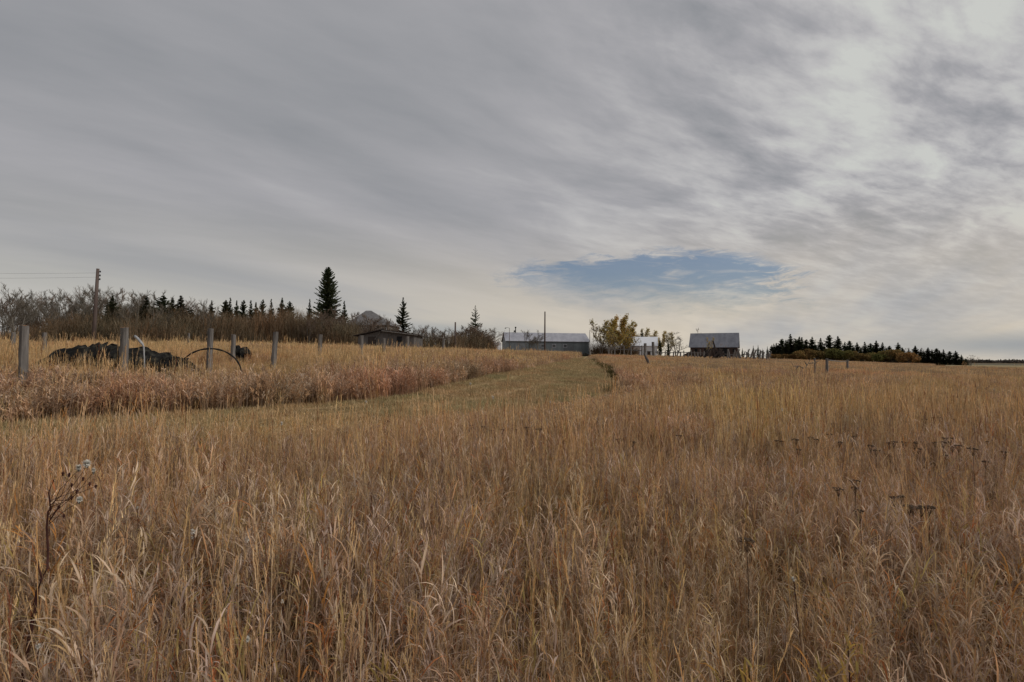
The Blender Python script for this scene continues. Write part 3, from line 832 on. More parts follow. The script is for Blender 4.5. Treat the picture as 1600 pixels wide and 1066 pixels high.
# spruces of the left row
SP = [(176, 462, 1.3), (229, 463, 1.7), (255, 461, 1.6), (270, 465, 1.3), (283, 462, 2.0)]
for i, (px, yt, sx) in enumerate(SP):
    plant('spruce%d' % (i % 3), 'spruce_tree', px, yt, 66 + i * 1.5, 'dark spruce rising out of the bare trees, %s right of the tall utility pole' % ORD[i], 'spruce', 'spruces among the bare trees', sx * 1.1)
SP = [(331, 469), (353, 468), (360, 465), (370, 469), (381, 468), (392, 469), (400, 472), (411, 467), (424, 467), (441, 465), (453, 470), (484, 467)]
for i, (px, yt) in enumerate(SP):
    lab = 'dark spruce just left of the tallest spruce' if i == 11 else 'pointed spruce top above the brown thicket, %s from the left in the row' % ORD[i]
    plant('spruce%d' % (i * 2 % 3), 'spruce_tree', px, yt, 112 + (i * 5) % 7, lab, 'spruce', 'spruce row behind the thicket', [.8, .95, .9, .7][i % 4] * 1.15)
plant('bigspruce', 'spruce_tree', 513, 417, 118, 'tallest spruce, dense and dark, left of the house', 'spruce')
plant('spruce1', 'spruce_tree', 538, 470, 108, 'small dark spruce at the right foot of the tallest spruce', 'spruce')
plant('oldspruce', 'spruce_tree', 630, 464, 104, 'lone spruce with open drooping branches right of the house', 'spruce', None, 1.1)
plant('thinspruce', 'spruce_tree', 743, 477, 125, 'thin ragged half bare spruce above the reddish bushes', 'spruce', None, 1.3)

# yellow poplars and their neighbours by the white building
for i, (kd, px, yt, Y, sx, lab) in enumerate([
    ('thinleaf', 940, 495, 172, 1., 'thin grey leafed poplar, leftmost of the yellow clump'),
    ('poplar', 951, 493, 168, .9, 'yellow poplar with bright leaves, left half of the clump'),
    ('poplar2', 961, 499, 172, 1., 'olive yellow poplar in the middle of the clump'),
    ('poplar', 968, 492, 166, .9, 'tallest golden poplar of the clump, right of its middle'),
    ('poplar2', 978, 505, 170, 1.1, 'rusty lower poplar right of the tallest golden one'),
    ('thinleaf', 985, 503, 175, 1., 'nearly leafless tree at the right end of the yellow clump'),
    ('thinleaf', 946, 497, 178, 1.1, 'pale thin leafed tree behind the left half of the yellow clump'),
    ('thinleaf', 974, 497, 180, 1.1, 'pale thin leafed tree behind the right half of the yellow clump'),
    ('thinleaf', 956, 508, 164, 1.1, 'low twiggy leafed tree in front of the yellow clump'),
    ('thinleaf', 997, 510, 215, .9, 'thin bare tree behind the left end of the white roof'),
    ('thinleaf', 1009, 509, 218, 1., 'olive tree behind the middle of the white roof'),
    ('thinleaf', 1022, 513, 215, 1., 'thin leafed tree behind the right end of the white roof'),
    ('poplar2', 1030, 517, 205, .9, 'yellowish tree just right of the white building'),
    ('thinleaf', 1045, 514, 190, 1.3, 'pale pinkish bare tree left of one between the white building and barn'),
    ('pale', 1056, 515, 192, 1.7, 'pale pinkish bare tree nearest the barn on its left'),
    ('pale', 1092, 508, 225, .5, 'bare treetop showing above the left part of the barn roof'),
    ('bare3', 1115, 518, 222, .6, 'twig tips just over the middle of the barn roof'),
]):
    plant(kd, 'poplar_tree' if 'poplar' in lab else 'leafy_tree' if 'leafed' in lab or 'olive' in lab or 'yellow' in lab else 'bare_tree', px, yt, Y, lab, 'tree', None, sx)
for px, yt, Y, lab in ((1003, 513, 210, 'small dark spruce behind the white roof'), (1031, 526, 180, 'narrow dark spruce at the right end of the white building'), (1044, 531, 182, 'small dark spruce between the white building and the barn')):
    plant('spruce1', 'spruce_tree', px, yt, Y, lab, 'spruce', None, .85)
plant('thinleaf', 'leafy_tree', 1108, 524, 150, 'slight leafy sapling in front of the barn roof', 'tree', None, .6)

# right shelterbelt
SP = [(1160, 544), (1169, 545), (1177, 540), (1184.5, 539), (1191.5, 545), (1199, 541)]
for i, (px, yt) in enumerate(SP):
    plant('spruce1', 'spruce_tree', px, yt, 262, 'small spruce right of the barn, %s from the barn' % ORD[i], 'spruce', 'small spruces right of the barn', .9)
SP = [(1206, 539), (1213, 536), (1222, 529), (1228, 531), (1235, 522), (1243, 529), (1249, 526), (1253, 527), (1260, 530), (1269, 526), (1282, 528), (1296, 523), (1309, 525), (1320, 534), (1327, 532), (1339, 535), (1351, 534), (1360, 536), (1369, 532), (1379, 535), (1390, 540), (1403, 535)]
for i, (px, yt) in enumerate(SP):
    Y = 225 - (px - 1205) * .16
    lab = 'tallest dark spruce with a pale trunk at the left of the right hand belt' if px == 1235 else 'broad topped dark spruce, roughest crown of the right hand belt' if px == 1296 else \
        'dark spruce behind the orange hedge, %s from the belt left end' % (ORD + ['twenty first', 'twenty second'])[i]
    plant('spruce%d' % (i % 3), 'spruce_tree', px, yt, Y + (i % 3) * 3, lab, 'spruce', 'spruces of the right hand belt', [1, 1.15, .95][i % 3] * (1.9 if px < 1265 else 1.8))
for i, px in enumerate([1209, 1217, 1225, 1231, 1239, 1246, 1256, 1264, 1275, 1288, 1302, 1314, 1324, 1333, 1345, 1356, 1365, 1374, 1385, 1396, 1410, 1420]):
    plant('spruce%d' % ((i * 7 + 1) % 3), 'spruce_tree', px, 537 + (px - 1209) * .03 + (i * 5) % 4, 228 - i, 'low dark spruce of the right belt, %s from left among the low ones' % (ORD + ['second last', 'last'])[i], 'spruce', 'low spruces in the right hand belt', 1.9)
SP = [(1430, 540), (1439, 545), (1444, 549), (1450, 543), (1456, 546), (1463.5, 544), (1468, 548), (1474, 546), (1484, 548.5), (1493, 548), (1502, 554), (1509, 560)]
for i, (px, yt) in enumerate(SP):
    lab = 'lowest dark spruce at the right tip of the belt' if i == 11 else 'dense dark spruce right of the orange hedge, %s from the hedge' % ORD[i]
    plant('spruce%d' % (i % 3), 'spruce_tree', px, yt, 190 - i * 1.5, lab, 'spruce', 'spruces at the right end of the belt', 2.1)
for i, (px, yt) in enumerate([(1212, 545), (1207, 541), (1418, 541), (1441, 541)]):
    plant('pale', 'bare_tree', px, yt, 236, 'pale bare tree %s' % ['at the left end of the right hand belt', 'behind the first spruces of the right hand belt', 'behind the gap at the right end of the hedge', 'peeping over the spruces right of the hedge'][i], 'tree', None, .9)
plant('pale', 'bare_tree', 1517, 553, 180, 'bare round topped tree leaning out at the right tip of the belt', 'tree', None, 1.6)


# orange and olive hedge shrubs
def shrub_mesh(seed, cols, W=3.2, H=3.2, n=2200, ls=.17):
    r = np.random.default_rng(seed); B = Blades(r)
    lobes = [(r.uniform(-W * .55, W * .55), r.uniform(-W * .4, W * .4), r.uniform(.35, .72) * H, r.uniform(.7, 1.25)) for _ in range(11)]
    for _ in range(n):
        lx, ly, lz, lr = lobes[r.integers(len(lobes))]
        v = r.normal(0, 1, 3); v /= np.linalg.norm(v); rad = lr * r.uniform(.45, 1.08)
        c = np.array([lx, ly, lz]) + v * rad * np.array([1, 1, .8])
        if c[2] < .1: continue
        a = r.normal(0, 1, 3); a /= np.linalg.norm(a); b = np.cross(a, r.normal(0, 1, 3)); b /= np.linalg.norm(b)
        B.quad(c, a * ls * r.uniform(.5, 1.2), b * ls * .7, pick(r, cols, .3))
    K = MB(); rr = random.Random(seed)
    for _ in range(22):
        a = rr.uniform(0, 2 * PI); q = W * .5 * rr.random()
        K.tube([(q * .3 * math.cos(a), q * .3 * math.sin(a), -.1), (q * math.cos(a), q * math.sin(a), H * rr.uniform(.4, .8))], [.035, .015], 4)
    return [('stems', K.mesh('shrub_stems', M_twig)), ('foliage', B.mesh('shrub_foliage', M_shrubleaf))]


OR = [(.27, .18, .09), (.31, .21, .10), (.22, .16, .08), (.20, .16, .08)]
OLV = [(.21, .19, .08), (.25, .22, .10), (.16, .15, .065)]
tree_kind('shrubA', shrub_mesh(51, OR), 3.5); tree_kind('shrubB', shrub_mesh(52, OLV), 3.5); tree_kind('shrubC', shrub_mesh(53, OR + OLV), 3.5)
SH = [(1251, 543, 'C'), (1262, 544, 'A'), (1274, 545, 'A'), (1285, 544, 'B'), (1297, 542, 'B'), (1309, 543, 'B'), (1322, 546, 'B'), (1334, 546, 'A'), (1347, 548, 'A'), (1358, 548, 'C'), (1370, 549, 'B'), (1382, 547, 'B'), (1394, 543, 'A'), (1406, 545, 'A'), (1418, 549, 'A')]
for i, (px, yt, kd) in enumerate(SH):
    c = {'A': 'orange brown', 'B': 'olive green', 'C': 'mixed orange and olive'}[kd]
    plant('shrub' + kd, 'hedge_shrub', px, yt + (1.5, -1.5, 0, 2.2, -1)[i % 5], 205 - i * 1.6 + (0, 4, -3, 2)[i % 4], 'rounded %s shrub of the hedge before the spruces, %s from the left' % (c, ORD[i]), 'shrub', 'shrubs of the hedge before the right spruces', (.92, .8, 1., .7)[i % 4])
for i, px in enumerate([1206, 1216, 1227, 1238]):
    plant('shrubA', 'hedge_shrub', px, 552, 208, 'low reddish shrub under the first spruces right of the barn, %s from the left' % ORD[i], 'shrub', 'low shrubs under the first right spruces', 1.1)


# brush mass of the thicket
def f_brush(B, r, k):
    cols = [(.15, .12, .085), (.18, .15, .11), (.11, .092, .065), (.24, .20, .15), (.20, .13, .075)]
    for _ in range(170):
        a = r.uniform(0, 2 * PI); q = 1.5 * math.sqrt(r.uniform(0, 1)); L = r.uniform(1.0, 3.2)
        az = a + r.uniform(-.6, .6)
        cx, cy, cz, th = B.blade((q * math.cos(a), q * math.sin(a), 0), az, L, .04, .02, r.uniform(0, .5), 1, 4, pick(r, cols, .2), r.uniform(-2, 2), lambda s: 1 - .7 * s)
        for j in range(7):
            i = r.integers(1, 5)
            B.blade((cx[i], cy[i], cz[i]), r.uniform(0, 2 * PI), r.uniform(.3, .9), .02, r.uniform(.2, .9), r.uniform(-.4, .2), 1, 2, pick(r, cols, .2), r.uniform(-2, 2), lambda s: 1 - .7 * s)


P_brush = make_protos('brush_clump', 5, f_brush, M_brush, 9)
bx, by, bs = [], [], []


def brush_line(pts, rows, step, depth):
    """pts: (px, ytop, Y)"""
    for (x1, t1, Y1), (x2, t2, Y2) in zip(pts[:-1], pts[1:]):
        n = max(2, int(abs(x2 - x1) / 800 * Y1 / step))
        for i in range(n):
            f = (i + random.random()) / n
            for rw in range(rows):
                Y = Y1 + (Y2 - Y1) * f + rw * depth + random.uniform(-1, 1); p = at(x1 + (x2 - x1) * f, t1 + (t2 - t1) * f, Y)
                h = (p.z - g(p.x, p.y)) * random.uniform(.7, 1.0) * (.86 + .36 * float(vnoise(np.array([p.x]), np.array([p.y * .3]), 3.0, 71)[0]))
                bx.append(p.x); by.append(Y); bs.append(h / 3.45)


brush_line([(-60, 520, 60), (40, 512, 60), (62, 500, 60), (110, 494, 62), (200, 488, 62), (250, 488, 62), (330, 488, 72), (420, 487, 80), (480, 492, 80), (550, 505, 78)], 4, 1.0, 2.5)
brush_line([(552, 519, 92), (600, 520, 92), (650, 514, 84), (700, 515, 86), (722, 518, 104), (750, 514, 112), (764, 526, 112), (772, 533, 112)], 2, 1.3, 2.5)
brush_line([(925, 535, 178), (992, 536, 176)], 2, 1.5, 3)
bx = np.array(bx); by = np.array(by); bs = np.array(bs)
scatter('thicket_brush', bx, by, np.clip(bs, .6, 1.6), bs, P_brush, 5, 'dense brown bare brush filling the thicket below the trees', 'brush', .05)


# far tree line on the right horizon
def f_fartree(B, r, k):
    cols = [(.10, .095, .09), (.085, .085, .085), (.12, .11, .10)]
    for _ in range(160):
        v = r.normal(0, 1, 3) * np.array([5, 3, 2.2]); v[2] = abs(v[2]) + .2
        a = r.normal(0, 1, 3); a /= np.linalg.norm(a); b = np.cross(a, r.normal(0, 1, 3)); b /= np.linalg.norm(b)
        B.quad(v, a * .9, b * .6, pick(r, cols, .15))


P_ft = make_protos('far_clump', 4, f_fartree, M_brush, 12)
n = 300; fx = RNG.uniform(900, 2000, n); fy = RNG.uniform(1380, 1480, n)
scatter('far_treeline', fx, fy, RNG.uniform(1.2, 2.4, n), RNG.uniform(.8, 1.7, n), P_ft, 4, 'grey line of far trees along the horizon at right', 'treeline', .02)

# ------------------------------------------------------------------ fence posts
def post(px, ytop, Y, wpx, label, group, lean=(0, 0), rust=False, hmin=None, sq=False, name='fence_post'):
    p = at(px, ytop, Y); z0 = g(p.x, Y); h = p.z - z0; r_ = wpx / 1740 * Y * math.cos(math.atan(p.x / Y))
    rr = random.Random(int(px * 10)); n = 12 if not sq else 4
    B = MB(); rings = 9; vs = []; fs = []
    for i in range(rings + 1):
        f = i / rings; z = -.3 + (h + .3) * f
        for k in range(n):
            a = 2 * PI * k / n + .4; q = r_ * (1.08 - .12 * f) * (1 + rr.uniform(-.10, .10)) * (1 + .06 * math.sin(k * 2.1 + px))
            vs.append((q * math.cos(a) + lean[0] * z, q * math.sin(a) + lean[1] * z, z + (rr.uniform(-.015, .015) if i == rings else 0)))
    for i in range(rings):
        for k in range(n): fs.append((i * n + k, i * n + (k + 1) % n, (i + 1) * n + (k + 1) % n, (i + 1) * n + k))
    c = len(vs); vs.append((lean[0] * h, lean[1] * h, h + .012))
    B.add(vs, fs, 0)
    B.add([vs[rings * n + k] for k in range(n)] + [vs[c]], [(k, (k + 1) % n, n) for k in range(n)], 1)
    o = B.build(name, [M_post, M_postend if rust else M_post]); o.location = (p.x, Y, z0)
    return tag(o, label, 'post', group)


PG = 'posts of the fence line left of the track'
FP = [(40, 509, 12.5, 18, 'thick grey post with a rusty top, leftmost of the fence line', 1, (-.02, 0)),
      (195, 512, 15.0, 15, 'thick grey post with a rusty top in front of the black heap', 1, (0, 0)),
      (328, 514, 18.8, 10, 'grey post behind the bent black hoop', 0, (.02, 0)),
      (428, 519, 22.8, 9, 'grey post with a pale edge, next one right of the hoop post', 0, (.05, 0)),
      (499, 523, 26.8, 7, 'thin grey post below the tallest spruce', 0, (.04, 0)),
      (565, 524.5, 32, 6.5, 'grey post in front of the left end of the low log shed', 0, (0, 0)),
      (600, 529, 36, 5, 'short faint post in front of the log shed gable', 0, (0, 0)),
      (637, 526, 41, 5.5, 'grey post in front of the right part of the log shed', 0, (0, 0)),
      (693, 530, 52, 4, 'small post between the log shed and the thin pole', 0, (0, 0))]
for px, yt, Y, w, lab, ru, ln in FP: post(px, yt, Y, w, lab, PG, ln, ru)
for px, yt, Y, w, lab in [(21, 520, 24, 9, 'faded post just left of the leftmost thick post'), (70, 520, 24, 9, 'faded post right of the leftmost thick post'), (295, 521, 30, 4, 'tiny stub post left of the hoop'),
                          (365, 523, 24, 8, 'short thick post right of the hoop beside a black lump')]:
    post(px, yt, Y, w, lab, 'faded posts of the second row')
post(1273, 560, 34, 3.4, 'left one of two slim dark posts standing in the right field', 'posts in the right field')
post(1292, 560.5, 30, 5, 'grey green right one of two posts in the right field, with a rail', 'posts in the right field')
post(1324, 562.5, 55, 4, 'small post at the far end of the thin rail in the field', 'posts in the right field')
a_ = at(1295, 563, 30); b_ = at(1323, 564.5, 55)
o = MB().tube([a_, (a_ + b_) / 2 + Vector((0, 0, -.06)), b_], .035, 6).build('fence_rail', M_post); tag(o, 'thin weathered rail between the two posts in the right field', 'rail')

# bent white pipe
def wobble_tube(name, pts, rad, mat, label, cat, n=8):
    base = Vector((pts[0].x, pts[0].y, min(p.z for p in pts)))
    o = MB().tube([p - base for p in pts], rad, n).build(name, mat, smooth=True); o.location = base
    return tag(o, label, cat)


Yp = 15.8
wobble_tube('bent_pipe', [at(226, 590, Yp), at(225.5, 560, Yp), at(224.5, 542, Yp), at(222, 537, Yp), at(215, 529, Yp), at(210.5, 525, Yp)], [.016, .018, .022, .036, .042, .038],
            noisy('pale_pipe', (.26, .26, .27), (.46, .46, .47), 7, .8), 'pale bent pipe with a slanting white top right of the thick post', 'pipe')
# hoop
Yh = 17.0
c0 = at(328, 585, Yh); rx = 43 / 800 * Yh; rz = 40 / 800 * Yh
hp = []
for i in range(37):
    a = math.radians(-25 + 230 * i / 36)
    hp.append(Vector((c0.x + rx * math.cos(a), Yh + .25 * math.cos(a), c0.z + rz * math.sin(a))))
wobble_tube('bent_hoop', hp, [.02 + .012 * (.5 + .5 * math.sin(i * 1.7)) for i in range(37)], M_pipeb, 'black hoop arching out of the grass in front of a grey post', 'hoop')


# black heap behind the fence
def heap(name, prof, Y, depth, label, ripple=.16, seed=1):
    """prof: (px, ytop) silhouette of the heap at depth Y"""
    xs = [at(p, 560, Y).x for p, _ in prof]; zt = [at(p, q, Y).z for p, q in prof]
    n = int((xs[-1] - xs[0]) / .035); X = np.linspace(xs[0], xs[-1], n); T = np.interp(X, xs, zt)
    r = np.random.default_rng(seed)
    z0 = np.array([g(x, Y) for x in X]) - .1; H = np.maximum(T - z0, .05)
    fold = vnoise(X, X * 0, .16, 3) * .6 + vnoise(X, X * 0, .07, 5) * .4
    top = H + (fold - .6) * .36 * np.minimum(1, H)
    m = 15; Pn = np.zeros((m, n, 3))
    for j in range(m):
        t = j / (m - 1); ang = PI * t
        yy = -math.cos(ang) * depth * .5; hh = max(0., math.sin(ang)) ** .42
        Pn[j, :, 0] = X + (vnoise(X, X * 0 + j * .2, .3, 8) - .5) * .12
        Pn[j, :, 1] = yy * (.75 + .25 * H) + ((fold - .5) * .5 + (vnoise(X, X * 0 + j * .5, .11, 13) - .5) * .22) * (1 if j < m / 2 else -1) * (.3 + math.sin(ang))
        Pn[j, :, 2] = top * hh * (1 + .16 * (vnoise(X, X * 0 + j * .35, .22, 9) - .5))
    cx = (xs[0] + xs[-1]) / 2; Pn[:, :, 0] -= cx; Pn[:, :, 2] += (z0 - z0[n // 2])[None]
    idx = np.arange(m * n).reshape(m, n)
    q = np.stack([idx[:-1, :-1], idx[:-1, 1:], idx[1:, 1:], idx[1:, :-1]], -1).reshape(-1, 4)
    B = MB(); B.add(Pn.reshape(-1, 3).tolist(), q.tolist()); o = B.build(name, M_black)
    o.location = (cx, Y, z0[n // 2]); return tag(o, label, 'heap')


heap('scrap_heap', [(66, 572), (80, 560), (96, 553), (98, 546), (114, 543), (117, 540), (131, 538.5), (133, 540), (138, 538), (144, 541), (150, 538), (156, 541), (161, 539.5), (168, 544), (176, 541.5), (184, 545), (198, 544), (207, 541), (212, 543), (220, 542), (226, 543), (231, 549), (248, 553), (268, 557), (284, 563), (294, 571)],
     17.2, 1.6, 'long low black crumpled heap with a ragged top behind the fence posts')
heap('scrap_lump', [(366, 546), (370, 541), (376, 543), (381, 541), (386, 544), (388, 550)], 24.5, .8, 'small black crumpled lump right of the hoop', seed=4)


# ------------------------------------------------------------------ utility poles
def upole(name, px, yt, Y, r_, label, cat='utility pole', lean=0, group=None):
    p = at(px, yt, Y); z0 = g(p.x, Y); h = p.z - z0
    e = empty(name, (p.x - lean * h, Y, z0), label, cat, group)
    MB().tube([(0, 0, -.5), (lean * h * .5, 0, h * .5), (lean * h, 0, h)], [r_ * 1.15, r_, r_ * .8], 10).build('shaft', M_pole, e, True)
    return e, h


e, h = upole('utility_pole', 153, 420, 60, .20, 'tall dark wooden utility pole leaning slightly, with small insulators at its top', lean=.026)
lx = .026
for i, dz in enumerate((.35, .8, 1.25)):
    B = MB(); x0 = lx * (h - dz); B.tube([(x0 + .14, 0, h - dz), (x0 + .34, 0, h - dz)], .03, 6); B.tube([(x0 + .30, 0, h - dz - .10), (x0 + .30, 0, h - dz + .02), (x0 + .30, 0, h - dz + .12)], [.05, .075, .04], 8)
    B.build('insulator', M_dark, e)
pw = Vector(e.location) + Vector((lx * h, 0, h))
for i, (dz, dy) in enumerate([(.5, 0), (1.0, .0)]):
    a = pw + Vector((-.15, 0, -dz)); b = Vector((-125, 72, a.z + 3.6 + .5 * (1 - i)))
    pts = []
    for k in range(25):
        t = k / 24; q = a.lerp(b, t); q.z -= 4 * t * (1 - t) * .9; pts.append(q)
    wobble_tube('power_line', pts, .009, M_wire, '%s of two thin wires running left from the tall utility pole' % ['upper', 'lower'][i], 'wire', 5)['group'] = 'wires of the left utility pole'
upole('utility_pole', 711.5, 503.5, 92, .16, 'thin dark pole between the low bare trees and the thin spruce')
upole('utility_pole', 851.5, 487, 112, .17, 'tall bare pole standing in front of the long grey shed')
e, h = upole('utility_pole', 772, 522, 240, .15, 'tiny distant pole with a crossarm left of the long shed')
MB().box(-1.1, 1.1, -.06, .06, h - .35, h - .2).build('crossarm', M_pole, e)


def yardlight(px, yt, Y, side_, label):
    e, h = upole('yard_light', px, yt, Y, .10, label, 'yard light', group='yard lights at the long shed')
    MB().tube([(0, 0, h - .1), (side_ * .7, 0, h + .12), (side_ * 1.3, 0, h + .05)], .05, 6).build('arm', M_wire, e)
    MB().tube([(side_ * 1.3, 0, h + .05), (side_ * 1.3, 0, h - .25)], [.15, .28], 8).build('lamp_head', M_wire, e)


yardlight(796, 512.5, 168, -1, 'yard light with its arm to the left at the long shed left end')
yardlight(921.5, 515.5, 166, 1, 'yard light with its arm to the right at the right end of the long shed')


# ------------------------------------------------------------------ buildings
def gable(name, xl, xr, yr_l, yr_r, ye_l, ye_r, Yl, Yr, depth, label, mroof, mwall, over=.35, run=None):
    """long building whose ridge and front eave are seen at the given image heights; roof slope faces the camera"""
    run = run or depth / 2
    Rl = at(xl, yr_l, Yl + run); Rr = at(xr, yr_r, Yr + run); El = at(xl, ye_l, Yl); Er = at(xr, ye_r, Yr)
    base = min(g(El.x, El.y), g(Er.x, Er.y)) - .1
    A = Vector((El.x, El.y, 0)); Bv = Vector((Er.x, Er.y, 0)); d = (Bv - A); L = d.length; d.normalize()
    rz = math.atan2(d.y, d.x)
    he = (El.z + Er.z) / 2 - base; hr = (Rl.z + Rr.z) / 2 - base
    e = empty(name, ((A.x + Bv.x) / 2, (A.y + Bv.y) / 2, base), label, 'building', None, rz)
    h2 = L / 2; w = depth
    # walls: pentagon prism, inset below the roof sheet
    B = MB(); yf, yb = .0, w; zr = hr - .12
    vs = []
    for x in (-h2, h2):
        vs += [(x, yf, 0), (x, yb, 0), (x, yb, he - .12), (x, run, zr), (x, yf, he - .12)]
    B.add(vs, [(0, 4, 3, 2, 1), (5, 6, 7, 8, 9), (0, 5, 9, 4), (1, 2, 7, 6)])
    wall = B.build('wall', mwall, e)
    # roof: two sheets with thickness
    R = MB(); o_ = over; sl = (hr - he) / run; t = .10

    def sheet(y0, z0, y1, z1):
        v = []
        for x in (-h2 - o_, h2 + o_):
            v += [(x, y0, z0), (x, y1, z1), (x, y1, z1 + t), (x, y0, z0 + t)]
        R.add(v, [(0, 1, 2, 3), (4, 7, 6, 5), (0, 4, 5, 1), (3, 2, 6, 7), (0, 3, 7, 4), (1, 5, 6, 2)])
    sheet(-o_, he - sl * o_ - .1, run - .01, hr - .1); sheet(w + o_, he - sl * o_ - .1, run + .01, hr - .1)
    R.build('roof', mroof, e)
    return e, L, he, hr, base


def opening(e, name, x0, x1, z0, z1, mat, y=-.02, frame=None):
    o = MB().box(x0, x1, y - .04, y, z0, z1).build(name, mat, e)
    if frame:
        B = MB(); w = .12
        B.box(x0 - w, x0, y - .07, y, z0 - w, z1 + w); B.box(x1, x1 + w, y - .07, y, z0 - w, z1 + w); B.box(x0, x1, y - .07, y, z1, z1 + w); B.box(x0, x1, y - .07, y, z0 - w, z0)
        B.build('frame', frame, o)
    return o


e, L, he, hr, _ = gable('long_shed', 791, 920.5, 518.5, 522, 530.5, 534.7, 176, 180, 12, 'long low steel shed with a pale grey roof and darker grey wall', M_roofgrey, M_sidegrey)
opening(e, 'sliding_door', -L / 2 + 3, -L / 2 + 7, 0, he - .9, noisy('door_grey', (.14, .155, .17), (.19, .20, .215), 1, .7))
opening(e, 'sliding_door', L / 2 - 9, L / 2 - 5.4, 0, he - 1.0, noisy('door_grey2', (.08, .09, .10), (.12, .13, .14), 1, .7))
for x0 in (-2.5, 1.5, 5.5): opening(e, 'window', x0, x0 + 1.1, he - 2.2, he - 1.3, M_glass, frame=M_roofgrey)
B = MB(); xv = -L / 2 + L * (809 - 791) / 129.5
B.tube([(xv, 6, hr - .3), (xv, 6, hr + 1.7)], .16, 8); B.tube([(xv, 6, hr + 1.6), (xv, 6, hr + 2.0)], [.3, .3], 8); B.tube([(xv - .35, 5.7, hr + .1), (xv - .35, 5.7, hr + .7)], [.4, .3], 8)
B.build('chimney', M_dark, e)

e, L, he, hr, _ = gable('barn', 1078.5, 1152, 519.8, 521.6, 540.2, 541.5, 182, 175.5, 14, 'old dark brown barn with a big steep grey tin roof', M_barnroof, M_barnwall, .5, 5.5)
opening(e, 'barn_door', 1.5, 4.6, 0, he - .7, M_dark)
for x0 in (-6.2, -3.0, 6.2): opening(e, 'window', x0, x0 + .9, he - 2.0, he - 1.0, M_dark)
# lean-to on the left of the barn
B = MB(); xl = -L / 2
B.add([(xl - 2.6, 1, 0), (xl - .05, 1, 0), (xl - .05, 1, 2.6), (xl - 2.6, 1, 1.3), (xl - 2.6, 12, 0), (xl - .05, 12, 0), (xl - .05, 12, 2.6), (xl - 2.6, 12, 1.3)],
      [(0, 1, 2, 3), (4, 7, 6, 5), (3, 2, 6, 7), (0, 3, 7, 4), (1, 5, 6, 2)]); B.build('lean_to', M_barnwall, e)

e, L, he, hr, _ = gable('white_shed', 969, 1026.5, 526, 527, 539, 540, 194, 190.5, 9, 'white painted farm building with a white roof behind the corral fence', M_whiteroof, M_white)
for x0 in (-5, -1.5): opening(e, 'window', x0, x0 + 1, 1.2, 2.2, M_glass, frame=M_white)
opening(e, 'door', 3.2, 4.4, 0, 2.3, M_trim)

# house: hip roof over pale walls, two dark windows to the right
Yh = 112
A_ = at(543, 508, Yh); B_ = at(607, 509.5, Yh); pk = at(576, 485.5, Yh + 5)
zb = g(A_.x, Yh) - .1; W = B_.x - A_.x; D = 10
e = empty('farmhouse', ((A_.x + B_.x) / 2, Yh, zb), 'two storey farmhouse with a grey hip roof half hidden by bare trees', 'house')
he = A_.z - zb; hr = pk.z - zb; px_ = pk.x - (A_.x + B_.x) / 2
MB().box(-W / 2, W / 2, 0, D, 0, he).build('wall', M_housewall, e)
o_ = .5; B = MB()
B.add([(-W / 2 - o_, -o_, he + .01), (W / 2 + o_, -o_, he + .01), (W / 2 + o_, D + o_, he + .01), (-W / 2 - o_, D + o_, he + .01), (px_ - .6, D / 2, hr), (px_ + .6, D / 2, hr)],
      [(0, 1, 5, 4), (1, 2, 5), (2, 3, 4, 5), (3, 0, 4), (0, 3, 2, 1)])
B.build('roof', noisy('pale_shingles', (.13, .125, .125), (.21, .20, .20), 1.5, .9), e)
B = MB(); B.box(-W / 2 - o_ - .02, W / 2 + o_ + .02, -o_ - .06, -o_ - .003, he - .25, he + .06); B.build('fascia', M_trim, e)
for x0 in (-3.4, -1.4, .8, 2.9):
    f = opening(e, 'window', x0, x0 + 1.1, he - 1.75, he - .55, M_glass, frame=M_white)
    opening(e, 'window', x0, x0 + 1.1, he - 4.8, he - 3.4, M_glass, frame=M_white)

# low log shed, gable towards the camera with a long right slope
Ys = 62
Pz = lambda px, py, Y: at(px, py, Y)
gl = at(553, 525.5, Ys); gp = at(596, 516, Ys); gr = at(652, 523.5, Ys)
zb = g(gp.x, Ys) - .1
e = empty('log_shed', (gp.x, Ys, zb), 'low weathered plank shed with a flat pitched roof and pale roof edge', 'shed')
xl, xr = gl.x - gp.x, gr.x - gp.x; zl, zp, zr_ = gl.z - zb, gp.z - zb, gr.z - zb
B = MB(); D = 6
xi, xj = xl + .5, xr - .4; zi = zl + (zp - zl) * .5 / -xl - .08; zj = zr_ + (zp - zr_) * .4 / xr - .08
vs = [(xi, 0, 0), (xj, 0, 0), (xj, 0, zj), (0, 0, zp - .08), (xi, 0, zi)]; vs += [(x, D, z) for x, y, z in vs]
B.add(vs, [(0, 1, 2, 3, 4), (5, 9, 8, 7, 6), (0, 4, 9, 5), (1, 6, 7, 2)]); B.build('wall', M_plank, e)
B = MB()
for xa, za, xb, zb_ in ((xl, zl, 0, zp), (0, zp, xr, zr_)):
    B.add([(xa, -.35, za), (xb, -.35, zb_), (xb, D + .3, zb_), (xa, D + .3, za), (xa, -.35, za + .1), (xb, -.35, zb_ + .1), (xb, D + .3, zb_ + .1), (xa, D + .3, za + .1)],
          [(0, 3, 2, 1), (4, 5, 6, 7), (0, 1, 5, 4), (2, 3, 7, 6), (0, 4, 7, 3), (1, 2, 6, 5)])
B.build('roof', M_darkplank, e)
B = MB(); B.tube([(.1, -.42, zp - .10), (xr + .1, -.42, zr_ - .06)], .07, 6); B.build('barge_board', M_post, e)
B = MB(); B.tube([(-.75, -.12, zp - 1.15), (-.1, -.12, zp - .2)], .05, 6); B.build('brace', M_post, e)
opening(e, 'window', 1.9, 2.5, zp - 1.4, zp - .75, M_dark)
opening(e, 'door', -1.6, -.6, 0, zp - .8, M_darkplank)

